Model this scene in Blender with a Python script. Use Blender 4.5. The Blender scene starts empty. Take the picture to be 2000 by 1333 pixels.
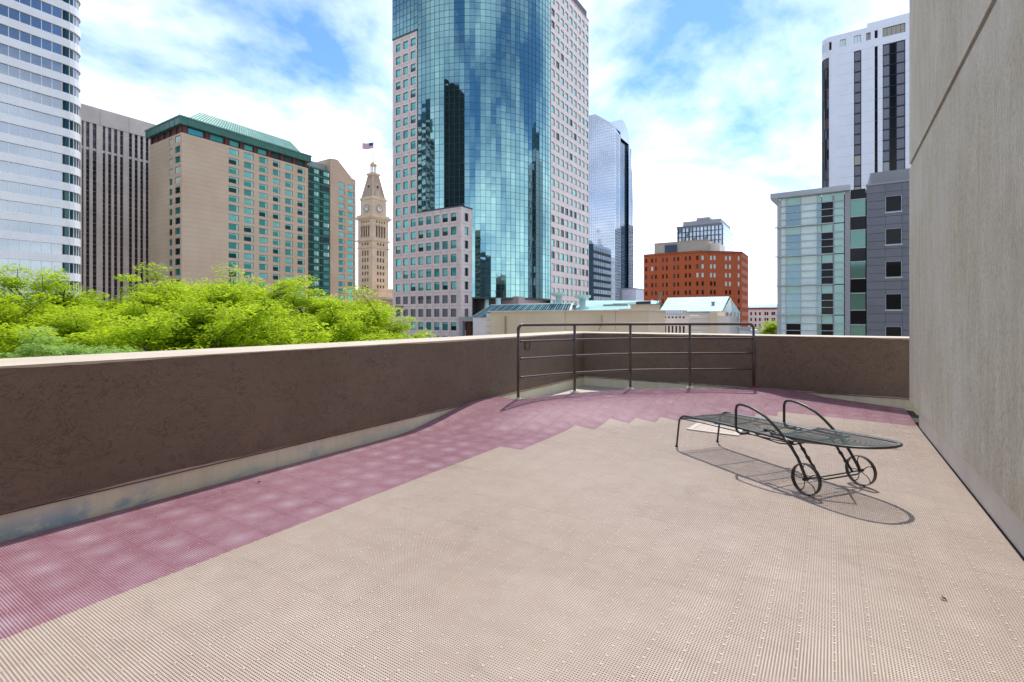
import bpy, math, random
from mathutils import Vector, Matrix
random.seed(11)
R = math.radians
S = bpy.context.scene
COL = S.collection
EYE = 1.346                       # camera height above the deck
YAW = 32.66                       # the street grid runs 32.66 degrees right of the view

# ------------------------------------------------------------------ camera
cd = bpy.data.cameras.new('camera'); cam = bpy.data.objects.new('camera', cd); COL.objects.link(cam)
cam.location = (0, 0, EYE); cam.rotation_euler = (R(90), 0, R(YAW))
cd.sensor_width = 36; cd.lens = 36*975/2000; cd.shift_y = -44.5/2000
cd.clip_start = .05; cd.clip_end = 40000
S.camera = cam
# ------------------------------------------------------------------ sky, sun, exposure
SUN_EL, SUN_AZ = 61.0, -9.7       # azimuth from +Y, clockwise
W = bpy.data.worlds.new('World'); S.world = W; W.use_nodes = True
wt = W.node_tree; wt.nodes.clear()
def wn(t, **k):
    n = wt.nodes.new(t)
    for a, b in k.items(): setattr(n, a, b)
    return n
def wl(a, b): wt.links.new(a, b)
sky = wn('ShaderNodeTexSky', sky_type='NISHITA', sun_disc=False, sun_elevation=R(SUN_EL), sun_rotation=R(SUN_AZ), altitude=1600, air_density=1.0, dust_density=.6, ozone_density=2.0)
tc = wn('ShaderNodeTexCoord'); sp = wn('ShaderNodeSeparateXYZ'); wl(tc.outputs['Generated'], sp.inputs[0])
def wmath(op, a, b=None, c=None):
    n = wn('ShaderNodeMath', operation=op)
    for i, v in enumerate((a, b, c)):
        if v is None: continue
        if isinstance(v, (int, float)): n.inputs[i].default_value = v
        else: wl(v, n.inputs[i])
    return n.outputs[0]
den = wmath('ADD', wmath('MAXIMUM', sp.outputs[2], 0.0), .22)
cx_ = wmath('DIVIDE', sp.outputs[0], den); cy_ = wmath('DIVIDE', sp.outputs[1], den)
cb = wn('ShaderNodeCombineXYZ'); wl(cx_, cb.inputs[0]); wl(cy_, cb.inputs[1])
mp = wn('ShaderNodeMapping'); wl(cb.outputs[0], mp.inputs[0]); mp.inputs['Location'].default_value = (6.3, 13.3, 0); mp.inputs['Rotation'].default_value = (0, 0, .5); mp.inputs['Scale'].default_value = (1.0, .8, 1)
n1 = wn('ShaderNodeTexNoise'); wl(mp.outputs[0], n1.inputs['Vector']); n1.inputs['Scale'].default_value = 1.15; n1.inputs['Detail'].default_value = 7; n1.inputs['Roughness'].default_value = .55; n1.inputs['Distortion'].default_value = .35
n2 = wn('ShaderNodeTexNoise'); wl(mp.outputs[0], n2.inputs['Vector']); n2.inputs['Scale'].default_value = 4.2; n2.inputs['Detail'].default_value = 6; n2.inputs['Roughness'].default_value = .6
mix = wmath('ADD', wmath('MULTIPLY', n1.outputs[0], .78), wmath('MULTIPLY', n2.outputs[0], .22))
hz = wmath('MULTIPLY', wmath('SUBTRACT', 1.0, wmath('MINIMUM', wmath('MULTIPLY', wmath('MAXIMUM', sp.outputs[2], 0), 2.6), 1.0)), .16)
cov = wn('ShaderNodeMapRange', interpolation_type='LINEAR'); wl(wmath('ADD', mix, hz), cov.inputs['Value'])
cov.inputs['From Min'].default_value = .41; cov.inputs['From Max'].default_value = .80
shade = wn('ShaderNodeMix', data_type='RGBA'); wl(n2.outputs[0], shade.inputs[0]); shade.inputs[6].default_value = (11.0, 11.3, 11.6, 1); shade.inputs[7].default_value = (15.5, 15.3, 14.8, 1)
blue = wn('ShaderNodeMix', data_type='RGBA', blend_type='MULTIPLY'); blue.inputs[0].default_value = 1; wl(sky.outputs[0], blue.inputs[6]); blue.inputs[7].default_value = (.72, .95, 1.15, 1)
cm = wn('ShaderNodeMix', data_type='RGBA'); wl(cov.outputs[0], cm.inputs[0]); wl(blue.outputs[2], cm.inputs[6]); wl(shade.outputs[2], cm.inputs[7])
bg = wn('ShaderNodeBackground'); wl(cm.outputs[2], bg.inputs[0]); bg.inputs[1].default_value = .1
wo = wn('ShaderNodeOutputWorld'); wl(bg.outputs[0], wo.inputs[0])
sl = bpy.data.lights.new('sun', 'SUN'); sl.energy = 2.0; sl.angle = R(1.0); sl.color = (1, .95, .87)
so = bpy.data.objects.new('sun', sl); COL.objects.link(so)
sd = Vector((math.sin(R(SUN_AZ))*math.cos(R(SUN_EL)), math.cos(R(SUN_AZ))*math.cos(R(SUN_EL)), math.sin(R(SUN_EL))))
so.rotation_euler = sd.to_track_quat('Z', 'Y').to_euler()
S.view_settings.view_transform = 'Standard'; S.view_settings.look = 'None'
S.view_settings.exposure = 1.2; S.view_settings.gamma = 1; S.view_settings.use_curve_mapping = False
try:
    S.cycles.max_bounces = 8; S.cycles.transparent_max_bounces = 8
except Exception: pass

# ------------------------------------------------------------------ materials
class NT:
    def __init__(s, name):
        s.m = bpy.data.materials.new(name); s.m.use_nodes = True; s.t = s.m.node_tree
        s.b = s.t.nodes['Principled BSDF']; s._tc = None
    def n(s, t, **k):
        n = s.t.nodes.new(t)
        for a, b in k.items(): setattr(n, a, b)
        return n
    def l(s, a, b): s.t.links.new(a, b)
    def co(s, kind='Object'):
        if not s._tc: s._tc = s.n('ShaderNodeTexCoord')
        return s._tc.outputs[kind]
    def noise(s, scale, detail=4, rough=.55, dist=0, stretch=None, vec=None, offs=None):
        v = vec or s.co()
        if stretch or offs:
            m = s.n('ShaderNodeMapping'); s.l(v, m.inputs[0]); v = m.outputs[0]
            if stretch: m.inputs['Scale'].default_value = stretch
            if offs: m.inputs['Location'].default_value = offs
        n = s.n('ShaderNodeTexNoise'); s.l(v, n.inputs['Vector'])
        n.inputs['Scale'].default_value = scale; n.inputs['Detail'].default_value = detail
        n.inputs['Roughness'].default_value = rough; n.inputs['Distortion'].default_value = dist
        return n.outputs[0]
    def ramp(s, v, a, b, smooth=True):
        n = s.n('ShaderNodeMapRange'); s.l(v, n.inputs[0]); n.inputs[1].default_value = a; n.inputs[2].default_value = b
        if smooth: n.interpolation_type = 'SMOOTHSTEP'
        return n.outputs[0]
    def mixc(s, f, a, b, mode='MIX'):
        n = s.n('ShaderNodeMix', data_type='RGBA', blend_type=mode)
        for i, v in ((0, f), (6, a), (7, b)):
            if isinstance(v, (int, float)): n.inputs[i].default_value = v
            elif isinstance(v, tuple): n.inputs[i].default_value = (*v, 1)
            else: s.l(v, n.inputs[i])
        return n.outputs[2]
    def math(s, op, a, b=0):
        n = s.n('ShaderNodeMath', operation=op)
        for i, v in enumerate((a, b)):
            if isinstance(v, (int, float)): n.inputs[i].default_value = v
            else: s.l(v, n.inputs[i])
        return n.outputs[0]
    def bump(s, h, strength, dist=.01):
        n = s.n('ShaderNodeBump'); s.l(h, n.inputs['Height']); n.inputs['Strength'].default_value = strength; n.inputs['Distance'].default_value = dist
        s.l(n.outputs[0], s.b.inputs['Normal'])
    def color(s, c):
        if isinstance(c, tuple): s.b.inputs['Base Color'].default_value = (*c, 1)
        else: s.l(c, s.b.inputs['Base Color'])
    def rough(s, r):
        if isinstance(r, (int, float)): s.b.inputs['Roughness'].default_value = r
        else: s.l(r, s.b.inputs['Roughness'])
def plain(name, c, rough=.7, var=.12, scale=.35, metal=0, bump=0, spec=None, randobj=0):
    """solid paint or stone with mottling so that nothing is perfectly flat"""
    k = NT(name); nz = k.noise(scale, 6, .6)
    lo = tuple(max(0, x*(1-var)) for x in c); hi = tuple(min(1, x*(1+var)) for x in c)
    col = k.mixc(k.ramp(nz, .3, .7), lo, hi)
    if randobj:
        oi = k.n('ShaderNodeObjectInfo'); v = k.math('ADD', k.math('MULTIPLY', oi.outputs['Random'], randobj), 1-randobj/2)
        hs = k.n('ShaderNodeHueSaturation'); k.l(col, hs.inputs['Color']); k.l(v, hs.inputs['Value']); col = hs.outputs[0]
    k.color(col); k.rough(rough); k.b.inputs['Metallic'].default_value = metal
    if spec is not None: k.b.inputs['Specular IOR Level'].default_value = spec
    if bump: k.bump(k.noise(scale*12, 5, .6), bump, .02)
    return k.m
M = {}
# stucco parapet: trowelled ridges
k = NT('brown_stucco')
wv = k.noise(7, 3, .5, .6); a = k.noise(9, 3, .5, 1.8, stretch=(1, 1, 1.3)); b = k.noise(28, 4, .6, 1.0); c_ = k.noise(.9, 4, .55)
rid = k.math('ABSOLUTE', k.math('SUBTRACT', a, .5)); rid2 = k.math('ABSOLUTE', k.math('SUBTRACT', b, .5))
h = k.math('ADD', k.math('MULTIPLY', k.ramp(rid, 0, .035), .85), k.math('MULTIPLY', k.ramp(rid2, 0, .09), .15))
crease_shade = k.math('MULTIPLY', k.math('SUBTRACT', 1, h), k.ramp(wv, .36, .62))  # shade between the ridges put into the colour; bump alone barely shows
k.color(k.mixc(k.math('MULTIPLY', crease_shade, .55), k.mixc(k.ramp(c_, .3, .7), (.160, .114, .080), (.190, .138, .100)), (.055, .037, .024))); k.rough(.65); k.bump(k.math('ADD', h, k.math('MULTIPLY', wv, .7)), .6, .010); M['stucco'] = k.m
k = NT('cream_cap_paint'); g = k.noise(2.2, 6, .65); k.color(k.mixc(k.ramp(g, .35, .7), (.50, .42, .32), (.56, .485, .39))); k.rough(.7); k.bump(k.noise(30, 4), .2, .004); M['cap'] = k.m
k = NT('stained_beige_upstand')
g = k.noise(1.5, 6, .65); st = k.noise(1.7, 7, .68, .4, stretch=(1, 1, 2.2)); dr = k.noise(14, 3, .6, 0, stretch=(1, 1, .12))
base = k.mixc(k.ramp(g, .3, .7), (.74, .71, .53), (.82, .79, .63)); base = k.mixc(k.math('MULTIPLY', k.ramp(dr, .45, .75), .3), base, (.52, .45, .30))
sx = k.n('ShaderNodeSeparateXYZ'); k.l(k.co(), sx.inputs[0])
low = k.math('SUBTRACT', 1, k.ramp(sx.outputs[2], .0, .2)); near = k.math('SUBTRACT', 1, k.ramp(sx.outputs[1], 1.0, 5.2))
mk = k.math('MULTIPLY', k.math('MULTIPLY', k.ramp(st, .47, .58), low), near)
blot = k.math('MULTIPLY', k.ramp(k.noise(.9, 5, .6, .3, offs=(4, 8.6, 1)), .55, .66), low)
base = k.mixc(k.math('MULTIPLY', mk, .75), base, (.20, .38, .55)); base = k.mixc(k.math('MULTIPLY', blot, .4), base, (.42, .58, .52))
k.color(base); k.rough(.65); k.bump(dr, .15, .004); M['upstand'] = k.m
k = NT('combed_concrete_stucco')
s1 = k.noise(2.2, 6, .7, .3, stretch=(1, 2.6, .5)); s2 = k.noise(48, 6, .75, .2, stretch=(1, 1.2, .55)); s3 = k.noise(.5, 5, .6); s4 = k.noise(11, 7, .78, .5, stretch=(1, 1.5, .55))
cc = k.mixc(k.ramp(s1, .3, .72), (.44, .40, .305), (.56, .53, .44)); cc = k.mixc(k.math('MULTIPLY', k.ramp(s2, .48, .64), .65), cc, (.27, .24, .18)); cc = k.mixc(k.math('MULTIPLY', k.ramp(s4, .5, .68), .5), cc, (.29, .26, .20)); cc = k.mixc(k.math('MULTIPLY', k.ramp(s3, .42, .62), .45), cc, (.60, .585, .545))
k.color(cc); k.rough(.85); k.bump(k.math('ADD', s2, k.math('MULTIPLY', s4, .8)), .8, .02); M['combed'] = k.m
def deckmat(name, lo, hi, worn, wear):
    k = NT(name); oi = k.n('ShaderNodeObjectInfo'); geo = k.n('ShaderNodeNewGeometry')
    big = k.noise(.6, 5, .6, vec=geo.outputs['Position']); fine = k.noise(9, 4, .6, vec=geo.outputs['Position'])
    col = k.mixc(k.ramp(big, .3, .7), lo, hi); col = k.mixc(k.math('MULTIPLY', k.ramp(fine, .4, .75), .25), col, worn)
    dirt = k.noise(1.6, 7, .72, .8, vec=geo.outputs['Position'], stretch=(1, 1.5, 1)); col = k.mixc(k.math('MULTIPLY', k.ramp(dirt, .54, .74), .28), col, tuple(x*.5 for x in lo))
    ln = k.n('ShaderNodeVectorMath', operation='LENGTH'); k.l(k.co(), ln.inputs[0])
    cen = k.math('SUBTRACT', 1, k.ramp(k.math('ADD', ln.outputs['Value'], k.math('MULTIPLY', fine, .05)), .0, .15))
    cen = k.math('MULTIPLY', cen, k.ramp(k.noise(2.7, 4, .6, .5, vec=geo.outputs['Position'], offs=(3, 1, 0)), .15, .55))
    amt = k.math('MULTIPLY', k.math('MULTIPLY', cen, wear), k.math('ADD', .35, oi.outputs['Random']))
    col = k.mixc(amt, col, worn)
    hs = k.n('ShaderNodeHueSaturation'); k.l(col, hs.inputs['Color']); k.l(k.math('ADD', .98, k.math('MULTIPLY', oi.outputs['Random'], .04)), hs.inputs['Value'])
    k.color(hs.outputs[0]); k.rough(.5); k.b.inputs['Specular IOR Level'].default_value = .35
    return k.m
M['tan'] = deckmat('tan_deck_plastic', (.425, .33, .268), (.49, .395, .328), (.58, .51, .44), .12)
M['plum'] = deckmat('faded_plum_deck_plastic', (.29, .130, .163), (.355, .185, .22), (.50, .40, .44), .5)
k = NT('roof_membrane'); g = k.noise(1.2, 6, .65); k.color(k.mixc(k.ramp(g, .35, .7), (.45, .40, .33), (.56, .51, .44))); k.rough(.6); M['membrane'] = k.m
k = NT('darkened_underdeck'); g = k.noise(3, 5); k.color(k.mixc(k.ramp(g, .35, .7), (.035, .027, .022), (.06, .046, .037))); k.rough(.9); M['under'] = k.m  # dark roof under the tiles; shade in the lattice holes put into the colour
M['rail'] = plain('bronze_rail_paint', (.085, .062, .052), .35, .15, 6, .2)
M['iron'] = plain('black_iron_paint', (.022, .022, .022), .38, .2, 9)
M['mesh'] = plain('grey_green_mesh_paint', (.12, .16, .157), .42, .12, 8)
M['rust'] = plain('rusty_bracket', (.25, .05, .02), .8, .3, 20)
M['galv'] = plain('galvanised_flange', (.5, .48, .42), .5, .3, 20, .3)
M['dark'] = plain('dark_metal', (.02, .022, .025), .5)
M['lid'] = plain('off_white_panel', (.47, .43, .38), .6, .05, 3)
def glass(name, c, rough=.06, metal=.85, bumpy=0, var=.1, sc=.05):
    k = NT(name); nz = k.noise(sc, 3)
    lo = tuple(x*(1-var) for x in c); hi = tuple(min(1, x*(1+var)) for x in c)
    oi = k.n('ShaderNodeObjectInfo')
    k.color(k.mixc(k.ramp(nz, .35, .65), lo, hi)); k.rough(rough); k.b.inputs['Metallic'].default_value = metal
    if max(c) < .03: k.b.inputs['Specular IOR Level'].default_value = .14
    if bumpy: k.bump(k.noise(.55, 2, .4, vec=k.n('ShaderNodeNewGeometry').outputs['Position']), bumpy, .05)
    return k.m
M['teal'] = glass('teal_mirror_glass', (.185, .335, .34), .03, .95, .15)
M['tealw'] = glass('teal_window_glass', (.06, .35, .33), .08, .4)
M['tealb'] = glass('window_with_pale_blind', (.20, .56, .52), .25, .25, sc=.5)
M['mint'] = plain('pale_mint_blind_glass', (.46, .62, .55), .3, .1, .5)
M['tealk'] = glass('dark_teal_glass', (.012, .055, .055), .06, .4)
M['sil'] = glass('silver_window_glass', (.29, .315, .335), .08, .85, .1)
M['navy'] = glass('navy_window_glass', (.035, .05, .085), .08, .6)
M['brz'] = glass('bronze_window_glass', (.035, .03, .045), .1, .5)
M['sky'] = glass('pale_blue_mirror_glass', (.35, .405, .48), .06, .92, .12)
M['sg'] = glass('grey_blue_vision_glass', (.13, .20, .23), .1, .6)
M['skyd'] = glass('deep_blue_glass', (.05, .11, .17), .1, .6)  # deep blue glass colour
M['blk'] = glass('black_glass', (.006, .007, .008), .05, 0)
M['grn'] = glass('green_stair_glass', (.09, .19, .16), .07, .5)
M['frost'] = plain('frosted_panel_and_pale_pane', (.66, .80, .77), .25, .06, .6)  # frosted panels, also hotel panes coloured pale for reflected sky
M['frostt'] = plain('frosted_teal_panel', (.40, .64, .58), .25, .08, .6)
M['white'] = plain('white_metal_cladding', (.78, .77, .75), .35, .04, .15, .1)
M['white2'] = plain('white_tower_paint', (.74, .76, .82), .5, .03, .2)
M['granite'] = plain('pink_granite', (.70, .58, .53), .5, .08, .6)
M['granjoint'] = plain('granite_joint', (.42, .31, .29), .8, .08, .6)
M['winframe'] = plain('brown_window_frame', (.14, .08, .075), .5, .1)
M['mull'] = plain('dark_mullion', (.025, .05, .055), .4, .1)
M['mullw'] = plain('pale_mullion', (.55, .60, .66), .4, .1)
M['conc'] = plain('fin_concrete', (.58, .50, .44), .8, .1, .2)
M['concd'] = plain('pent_concrete', (.40, .37, .31), .8, .1, .2)
k = NT('tan_hotel_brick'); g = k.noise(.12, 5, .6); ba = k.n('ShaderNodeTexWave', wave_type='BANDS', bands_direction='Z', wave_profile='SIN'); k.l(k.co(), ba.inputs[0]); ba.inputs['Scale'].default_value = .21; ba.inputs['Distortion'].default_value = 1.2; ba.inputs['Detail Scale'].default_value = .1
cc = k.mixc(k.ramp(g, .3, .7), (.55, .41, .28), (.62, .48, .35)); cc = k.mixc(k.math('MULTIPLY', k.ramp(ba.outputs[1], .8, 1), .22), cc, (.42, .29, .18)); k.color(cc); k.rough(.85); M['tanbrick'] = k.m
k = NT('orange_brick'); br = k.noise(3, 4); cc = k.mixc(k.ramp(br, .3, .7), (.37, .078, .022), (.47, .108, .032)); k.color(cc); k.rough(.85); M['brick'] = k.m
M['brickd'] = plain('dark_orange_brick', (.25, .055, .022), .85, .15, .5)
M['lime'] = plain('cream_terracotta', (.62, .49, .345), .75, .1, .3)
M['limed'] = plain('brown_terracotta_roof', (.42, .31, .215), .8, .12, .3)
M['gold'] = plain('gilded_dome', (.65, .45, .10), .35, .1, 1, .6)
M['slate'] = plain('slate_blue_spandrel', (.02, .026, .04), .6, .1, .3, spec=.2)
M['dot'] = plain('polished_tan_nub', (.47, .39, .315), .5, .05)
M['dotp'] = plain('polished_plum_nub', (.36, .20, .235), .5, .05)
M['board'] = plain('pale_base_board', (.62, .585, .52), .6, .1, 1.2)
M['copper'] = plain('green_roof_metal', (.13, .28, .235), .8, .12, .3, spec=.2)
M['copperd'] = plain('dark_green_fascia', (.035, .15, .115), .45, .12, .3)
M['copperl'] = plain('pale_green_roof', (.46, .66, .62), .45, .08, .3)
M['maroon'] = plain('maroon_frieze', (.10, .022, .02), .6, .15, .3)
M['beige'] = plain('beige_rendered_wall', (.76, .61, .43), .85, .07, .15)
M['beigel'] = plain('pale_panel_wall', (.78, .72, .65), .8, .05, .3)
M['greyp'] = plain('grey_zinc_panel', (.155, .16, .185), .45, .06, .4, .2, randobj=.10)
M['greyl'] = plain('light_grey_render', (.34, .34, .35), .7, .05, .3)
M['sfin'] = plain('silver_fin', (.40, .42, .44), .4, .06, .4, .3)
M['door'] = plain('dark_wood_door', (.10, .028, .01), .6, .2, 2)
M['asphalt'] = plain('city_ground', (.30, .28, .26), .9, .2, .2)
M['bark'] = plain('bark', (.07, .05, .035), .9, .25, 3)
M['red'] = plain('flag_red', (.45, .03, .04), .8, .05); M['fwhite'] = plain('flag_white', (.75, .75, .75), .8, .05); M['fblue'] = plain('flag_blue', (.03, .04, .18), .8, .05)
M['mount'] = plain('hazy_foothills', (.30, .38, .50), .9, .15, .002)  # distance haze mixed into the hill colour
M['leafdead'] = plain('dead_leaf', (.03, .015, .008), .9)
def leafmat(name, a, b):
    k = NT(name); geo = k.n('ShaderNodeNewGeometry'); rn = geo.outputs['Random Per Island']; big = k.noise(.35, 3, .5, vec=geo.outputs['Position'])
    c1 = k.mixc(rn, a, b); c1 = k.mixc(k.math('MULTIPLY', k.ramp(big, .35, .7), .45), c1, tuple(x*1.25 for x in b))
    k.color(c1); k.rough(.6); k.b.inputs['Specular IOR Level'].default_value = .25
    tr = k.n('ShaderNodeBsdfTranslucent'); k.l(c1, tr.inputs[0]); ms = k.n('ShaderNodeMixShader'); ms.inputs[0].default_value = .6
    k.l(k.b.outputs[0], ms.inputs[1]); k.l(tr.outputs[0], ms.inputs[2]); k.l(ms.outputs[0], k.t.nodes['Material Output'].inputs[0])
    return k.m
M['leaf'] = leafmat('lime_spring_leaves', (.31, .45, .01), (.51, .63, .02))
M['leaf2'] = leafmat('pale_green_leaves', (.26, .44, .07), (.42, .58, .17))

# ------------------------------------------------------------------ mesh helpers
class MB:
    def __init__(s): s.v = []; s.f = []; s.m = []; s.mats = []
    def mi(s, m):
        if m not in s.mats: s.mats.append(m)
        return s.mats.index(m)
    def poly(s, pts, m):
        i = len(s.v); s.v += [tuple(p) for p in pts]; s.f.append(tuple(range(i, i+len(pts)))); s.m.append(s.mi(m))
    def hexa(s, p, m):               # p: 4 bottom (ccw from above) + 4 top
        i = len(s.v); s.v += [tuple(q) for q in p]; k = s.mi(m)
        for f in ((0, 3, 2, 1), (4, 5, 6, 7), (0, 1, 5, 4), (1, 2, 6, 5), (2, 3, 7, 6), (3, 0, 4, 7)):
            s.f.append(tuple(i+j for j in f)); s.m.append(k)
    def box(s, x0, x1, y0, y1, z0, z1, m):
        s.hexa([(x0, y0, z0), (x1, y0, z0), (x1, y1, z0), (x0, y1, z0), (x0, y0, z1), (x1, y0, z1), (x1, y1, z1), (x0, y1, z1)], m)
    def prism(s, pts, z0, z1, m, cap=True):   # pts ccw from above
        n = len(pts); i = len(s.v); k = s.mi(m)
        s.v += [(p[0], p[1], z0) for p in pts]+[(p[0], p[1], z1) for p in pts]
        for j in range(n):
            s.f.append((i+j, i+(j+1) % n, i+n+(j+1) % n, i+n+j)); s.m.append(k)
        if cap: s.f.append(tuple(range(i+n, i+2*n))); s.m.append(k); s.f.append(tuple(range(i+n-1, i-1, -1))); s.m.append(k)
    def frust(s, cx, cy, z0, z1, r0, r1, n, m, rot=0, cap=True):
        i = len(s.v); k = s.mi(m)
        for z, r in ((z0, r0), (z1, r1)):
            for j in range(n):
                a = rot+2*math.pi*j/n; s.v.append((cx+r*math.cos(a), cy+r*math.sin(a), z))
        for j in range(n): s.f.append((i+j, i+(j+1) % n, i+n+(j+1) % n, i+n+j)); s.m.append(k)
        if cap: s.f.append(tuple(range(i+n, i+2*n))); s.m.append(k); s.f.append(tuple(range(i+n-1, i-1, -1))); s.m.append(k)
    def tube(s, pts, r, m, n=8, closed=False):
        pts = [Vector(p) for p in pts]; k = s.mi(m); i0 = len(s.v); N = len(pts); rr = r if isinstance(r, (list, tuple)) else [r]*N
        up = None; rings = []
        for j, p in enumerate(pts):
            if closed: t = (pts[(j+1) % N]-pts[j-1]).normalized()
            else: t = (pts[min(j+1, N-1)]-pts[max(j-1, 0)]).normalized()
            if up is None: up = Vector((0, 0, 1)) if abs(t.z) < .9 else Vector((1, 0, 0))
            a = (up-t*up.dot(t)).normalized(); b = t.cross(a); up = a
            for q in range(n):
                an = 2*math.pi*q/n; s.v.append(tuple(p+(a*math.cos(an)+b*math.sin(an))*rr[j]))
        for j in range(N if closed else N-1):
            A = i0+j*n; B = i0+((j+1) % N)*n
            for q in range(n): s.f.append((A+q, A+(q+1) % n, B+(q+1) % n, B+q)); s.m.append(k)
        if not closed:
            s.f.append(tuple(i0+q for q in range(n-1, -1, -1))); s.m.append(k); s.f.append(tuple(i0+(N-1)*n+q for q in range(n))); s.m.append(k)
    def mesh(s, name, smooth=False):
        me = bpy.data.meshes.new(name); me.from_pydata(s.v, [], s.f)
        for m in s.mats: me.materials.append(M[m])
        me.polygons.foreach_set('material_index', s.m)
        if smooth: me.polygons.foreach_set('use_smooth', [True]*len(s.f))
        me.update(); return me
    def obj(s, name, parent=None, loc=(0, 0, 0), smooth=False, world=True):
        """vertices are in world coordinates unless world=False"""
        off = Vector(loc)
        if parent is not None and world: off = off-Vector(parent['_at'])
        o = bpy.data.objects.new(name, s.mesh(name, smooth)); COL.objects.link(o); o.location = off
        if parent is not None: o.parent = parent
        return o
def thing(name, label, cat, at=(0, 0, 0), group=None, kind=None):
    o = bpy.data.objects.new(name, None); COL.objects.link(o); o.location = at; o.empty_display_size = .1
    o['_at'] = [float(x) for x in at]
    if label: o['label'] = label
    if cat: o['category'] = cat
    if group: o['group'] = group
    if kind: o['kind'] = kind
    return o
def inst(name, me, parent, loc, rz=0, rot=None):
    """one piece sharing its mesh; loc in world coordinates"""
    o = bpy.data.objects.new(name, me); COL.objects.link(o); o.parent = parent
    o.location = Vector(loc)-(Vector(parent['_at']) if parent is not None and '_at' in parent else Vector((0, 0, 0)))
    o.rotation_euler = rot if rot else (0, 0, rz)
    return o
def setting(o): o['kind'] = 'structure'; return o
GZ = -12.6                         # street level
def rel(z): return z+EYE           # heights surveyed from eye level

class Face:
    """a vertical facade: s runs along it, n points out of it"""
    def __init__(f, x, y, tx, ty):
        l = math.hypot(tx, ty); f.x, f.y, f.tx, f.ty = x, y, tx/l, ty/l; f.nx, f.ny = f.ty, -f.tx; f.rz = math.atan2(f.ty, f.tx)
    def p(f, s, n, z): return (f.x+f.tx*s+f.nx*n, f.y+f.ty*s+f.ny*n, z)
    def box(f, mb, s0, s1, n0, n1, z0, z1, m):       # n1 > n0, n1 outermost
        P = f.p; mb.hexa([P(s0, n1, z0), P(s1, n1, z0), P(s1, n0, z0), P(s0, n0, z0), P(s0, n1, z1), P(s1, n1, z1), P(s1, n0, z1), P(s0, n0, z1)], m)
    def wall(f, mb, s0, s1, z0, z1, holes, m, depth=.3, n=0, mr=None):
        """wall sheet with real rectangular openings and reveals; holes=(sa,sb,za,zb)"""
        ss = sorted(set([s0, s1]+[h[0] for h in holes]+[h[1] for h in holes])); zs = sorted(set([z0, z1]+[h[2] for h in holes]+[h[3] for h in holes]))
        ss = [v for v in ss if s0-1e-6 <= v <= s1+1e-6]; zs = [v for v in zs if z0-1e-6 <= v <= z1+1e-6]
        import bisect
        bad = set()
        for h in holes:
            i0 = bisect.bisect_left(ss, h[0]-1e-6); i1 = bisect.bisect_left(ss, h[1]-1e-6); j0 = bisect.bisect_left(zs, h[2]-1e-6); j1 = bisect.bisect_left(zs, h[3]-1e-6)
            for i in range(i0, i1):
                for j in range(j0, j1): bad.add((i, j))
            P = f.p; a, b, c, d = h; q = mr or m
            mb.poly([P(a, n, c), P(b, n, c), P(b, n-depth, c), P(a, n-depth, c)], q); mb.poly([P(a, n, d), P(a, n-depth, d), P(b, n-depth, d), P(b, n, d)], q)
            mb.poly([P(a, n, c), P(a, n-depth, c), P(a, n-depth, d), P(a, n, d)], q); mb.poly([P(b, n, c), P(b, n, d), P(b, n-depth, d), P(b, n-depth, c)], q)
        for j in range(len(zs)-1):
            i = 0
            while i < len(ss)-1:
                if (i, j) in bad: i += 1; continue
                e = i
                while e < len(ss)-1 and (e, j) not in bad: e += 1
                P = f.p; mb.poly([P(ss[i], n, zs[j]), P(ss[e], n, zs[j]), P(ss[e], n, zs[j+1]), P(ss[i], n, zs[j+1])], m); i = e
_wc = {}
def window_mesh(w, h, frame, pane, blind=None, bl=0, bars=0, fr=.09, side=None, sill=None, depth=.08):
    key = (round(w, 2), round(h, 2), frame, pane, blind, bl, bars, side, sill)
    if key in _wc: return _wc[key]
    mb = MB(); a = w/2
    mb.box(-a+fr, a-fr, 0, .05, fr, h-fr, pane)
    if blind and bl: mb.box(-a+fr, a-fr, -.012, -.004, h-fr-(h-2*fr)*bl, h-fr, blind)
    if side: mb.box(a-fr-w*.2, a-fr, -.02, -.006, fr, h-fr, side)
    mb.box(-a, a, -depth, .04, 0, fr, frame); mb.box(-a, a, -depth, .04, h-fr, h, frame)
    mb.box(-a, -a+fr, -depth, .04, fr, h-fr, frame); mb.box(a-fr, a, -depth, .04, fr, h-fr, frame)
    for i in range(bars):
        x = -a+(i+1)*w/(bars+1); mb.box(x-.03, x+.03, -depth*.8, -.001, fr, h-fr, frame)
    if sill: mb.box(-a-.06, a+.06, -depth-.12, -depth-.001, -.09, .09, sill)
    _wc[key] = mb.mesh('window'); return _wc[key]
def place_windows(parent, items, limit=290, name='window'):
    """items: (face, s_center, n, z_bottom, mesh, w, h). The ones that show largest become objects, the rest one part"""
    def size(it):
        x, y, z = it[0].p(it[1], it[2], it[3]); d = math.hypot(x, y); return -it[5]*it[6]/d/d*abs((x*it[0].nx+y*it[0].ny)/d)
    items = sorted(items, key=size); rest = items[limit:]
    for f, s, n, z, me, w, h in items[:limit]: inst(name, me, parent, f.p(s, n, z), f.rz)
    if rest:
        mb = MB()
        for f, s, n, z, me, w, h in rest:
            names = [m.name for m in me.materials]; keys = [next(k for k in M if M[k].name == q) for q in names]
            base = len(mb.v); ox, oy, oz = f.p(s, n, z)
            for v in me.vertices:
                x, y, zz = v.co; mb.v.append((ox+f.tx*x-f.nx*y, oy+f.ty*x-f.ny*y, oz+zz))
            for p in me.polygons: mb.f.append(tuple(base+i for i in p.vertices)); mb.m.append(mb.mi(keys[p.material_index]))
        o = mb.obj('far_'+name+'s', parent); o['kind'] = 'stuff'

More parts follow.
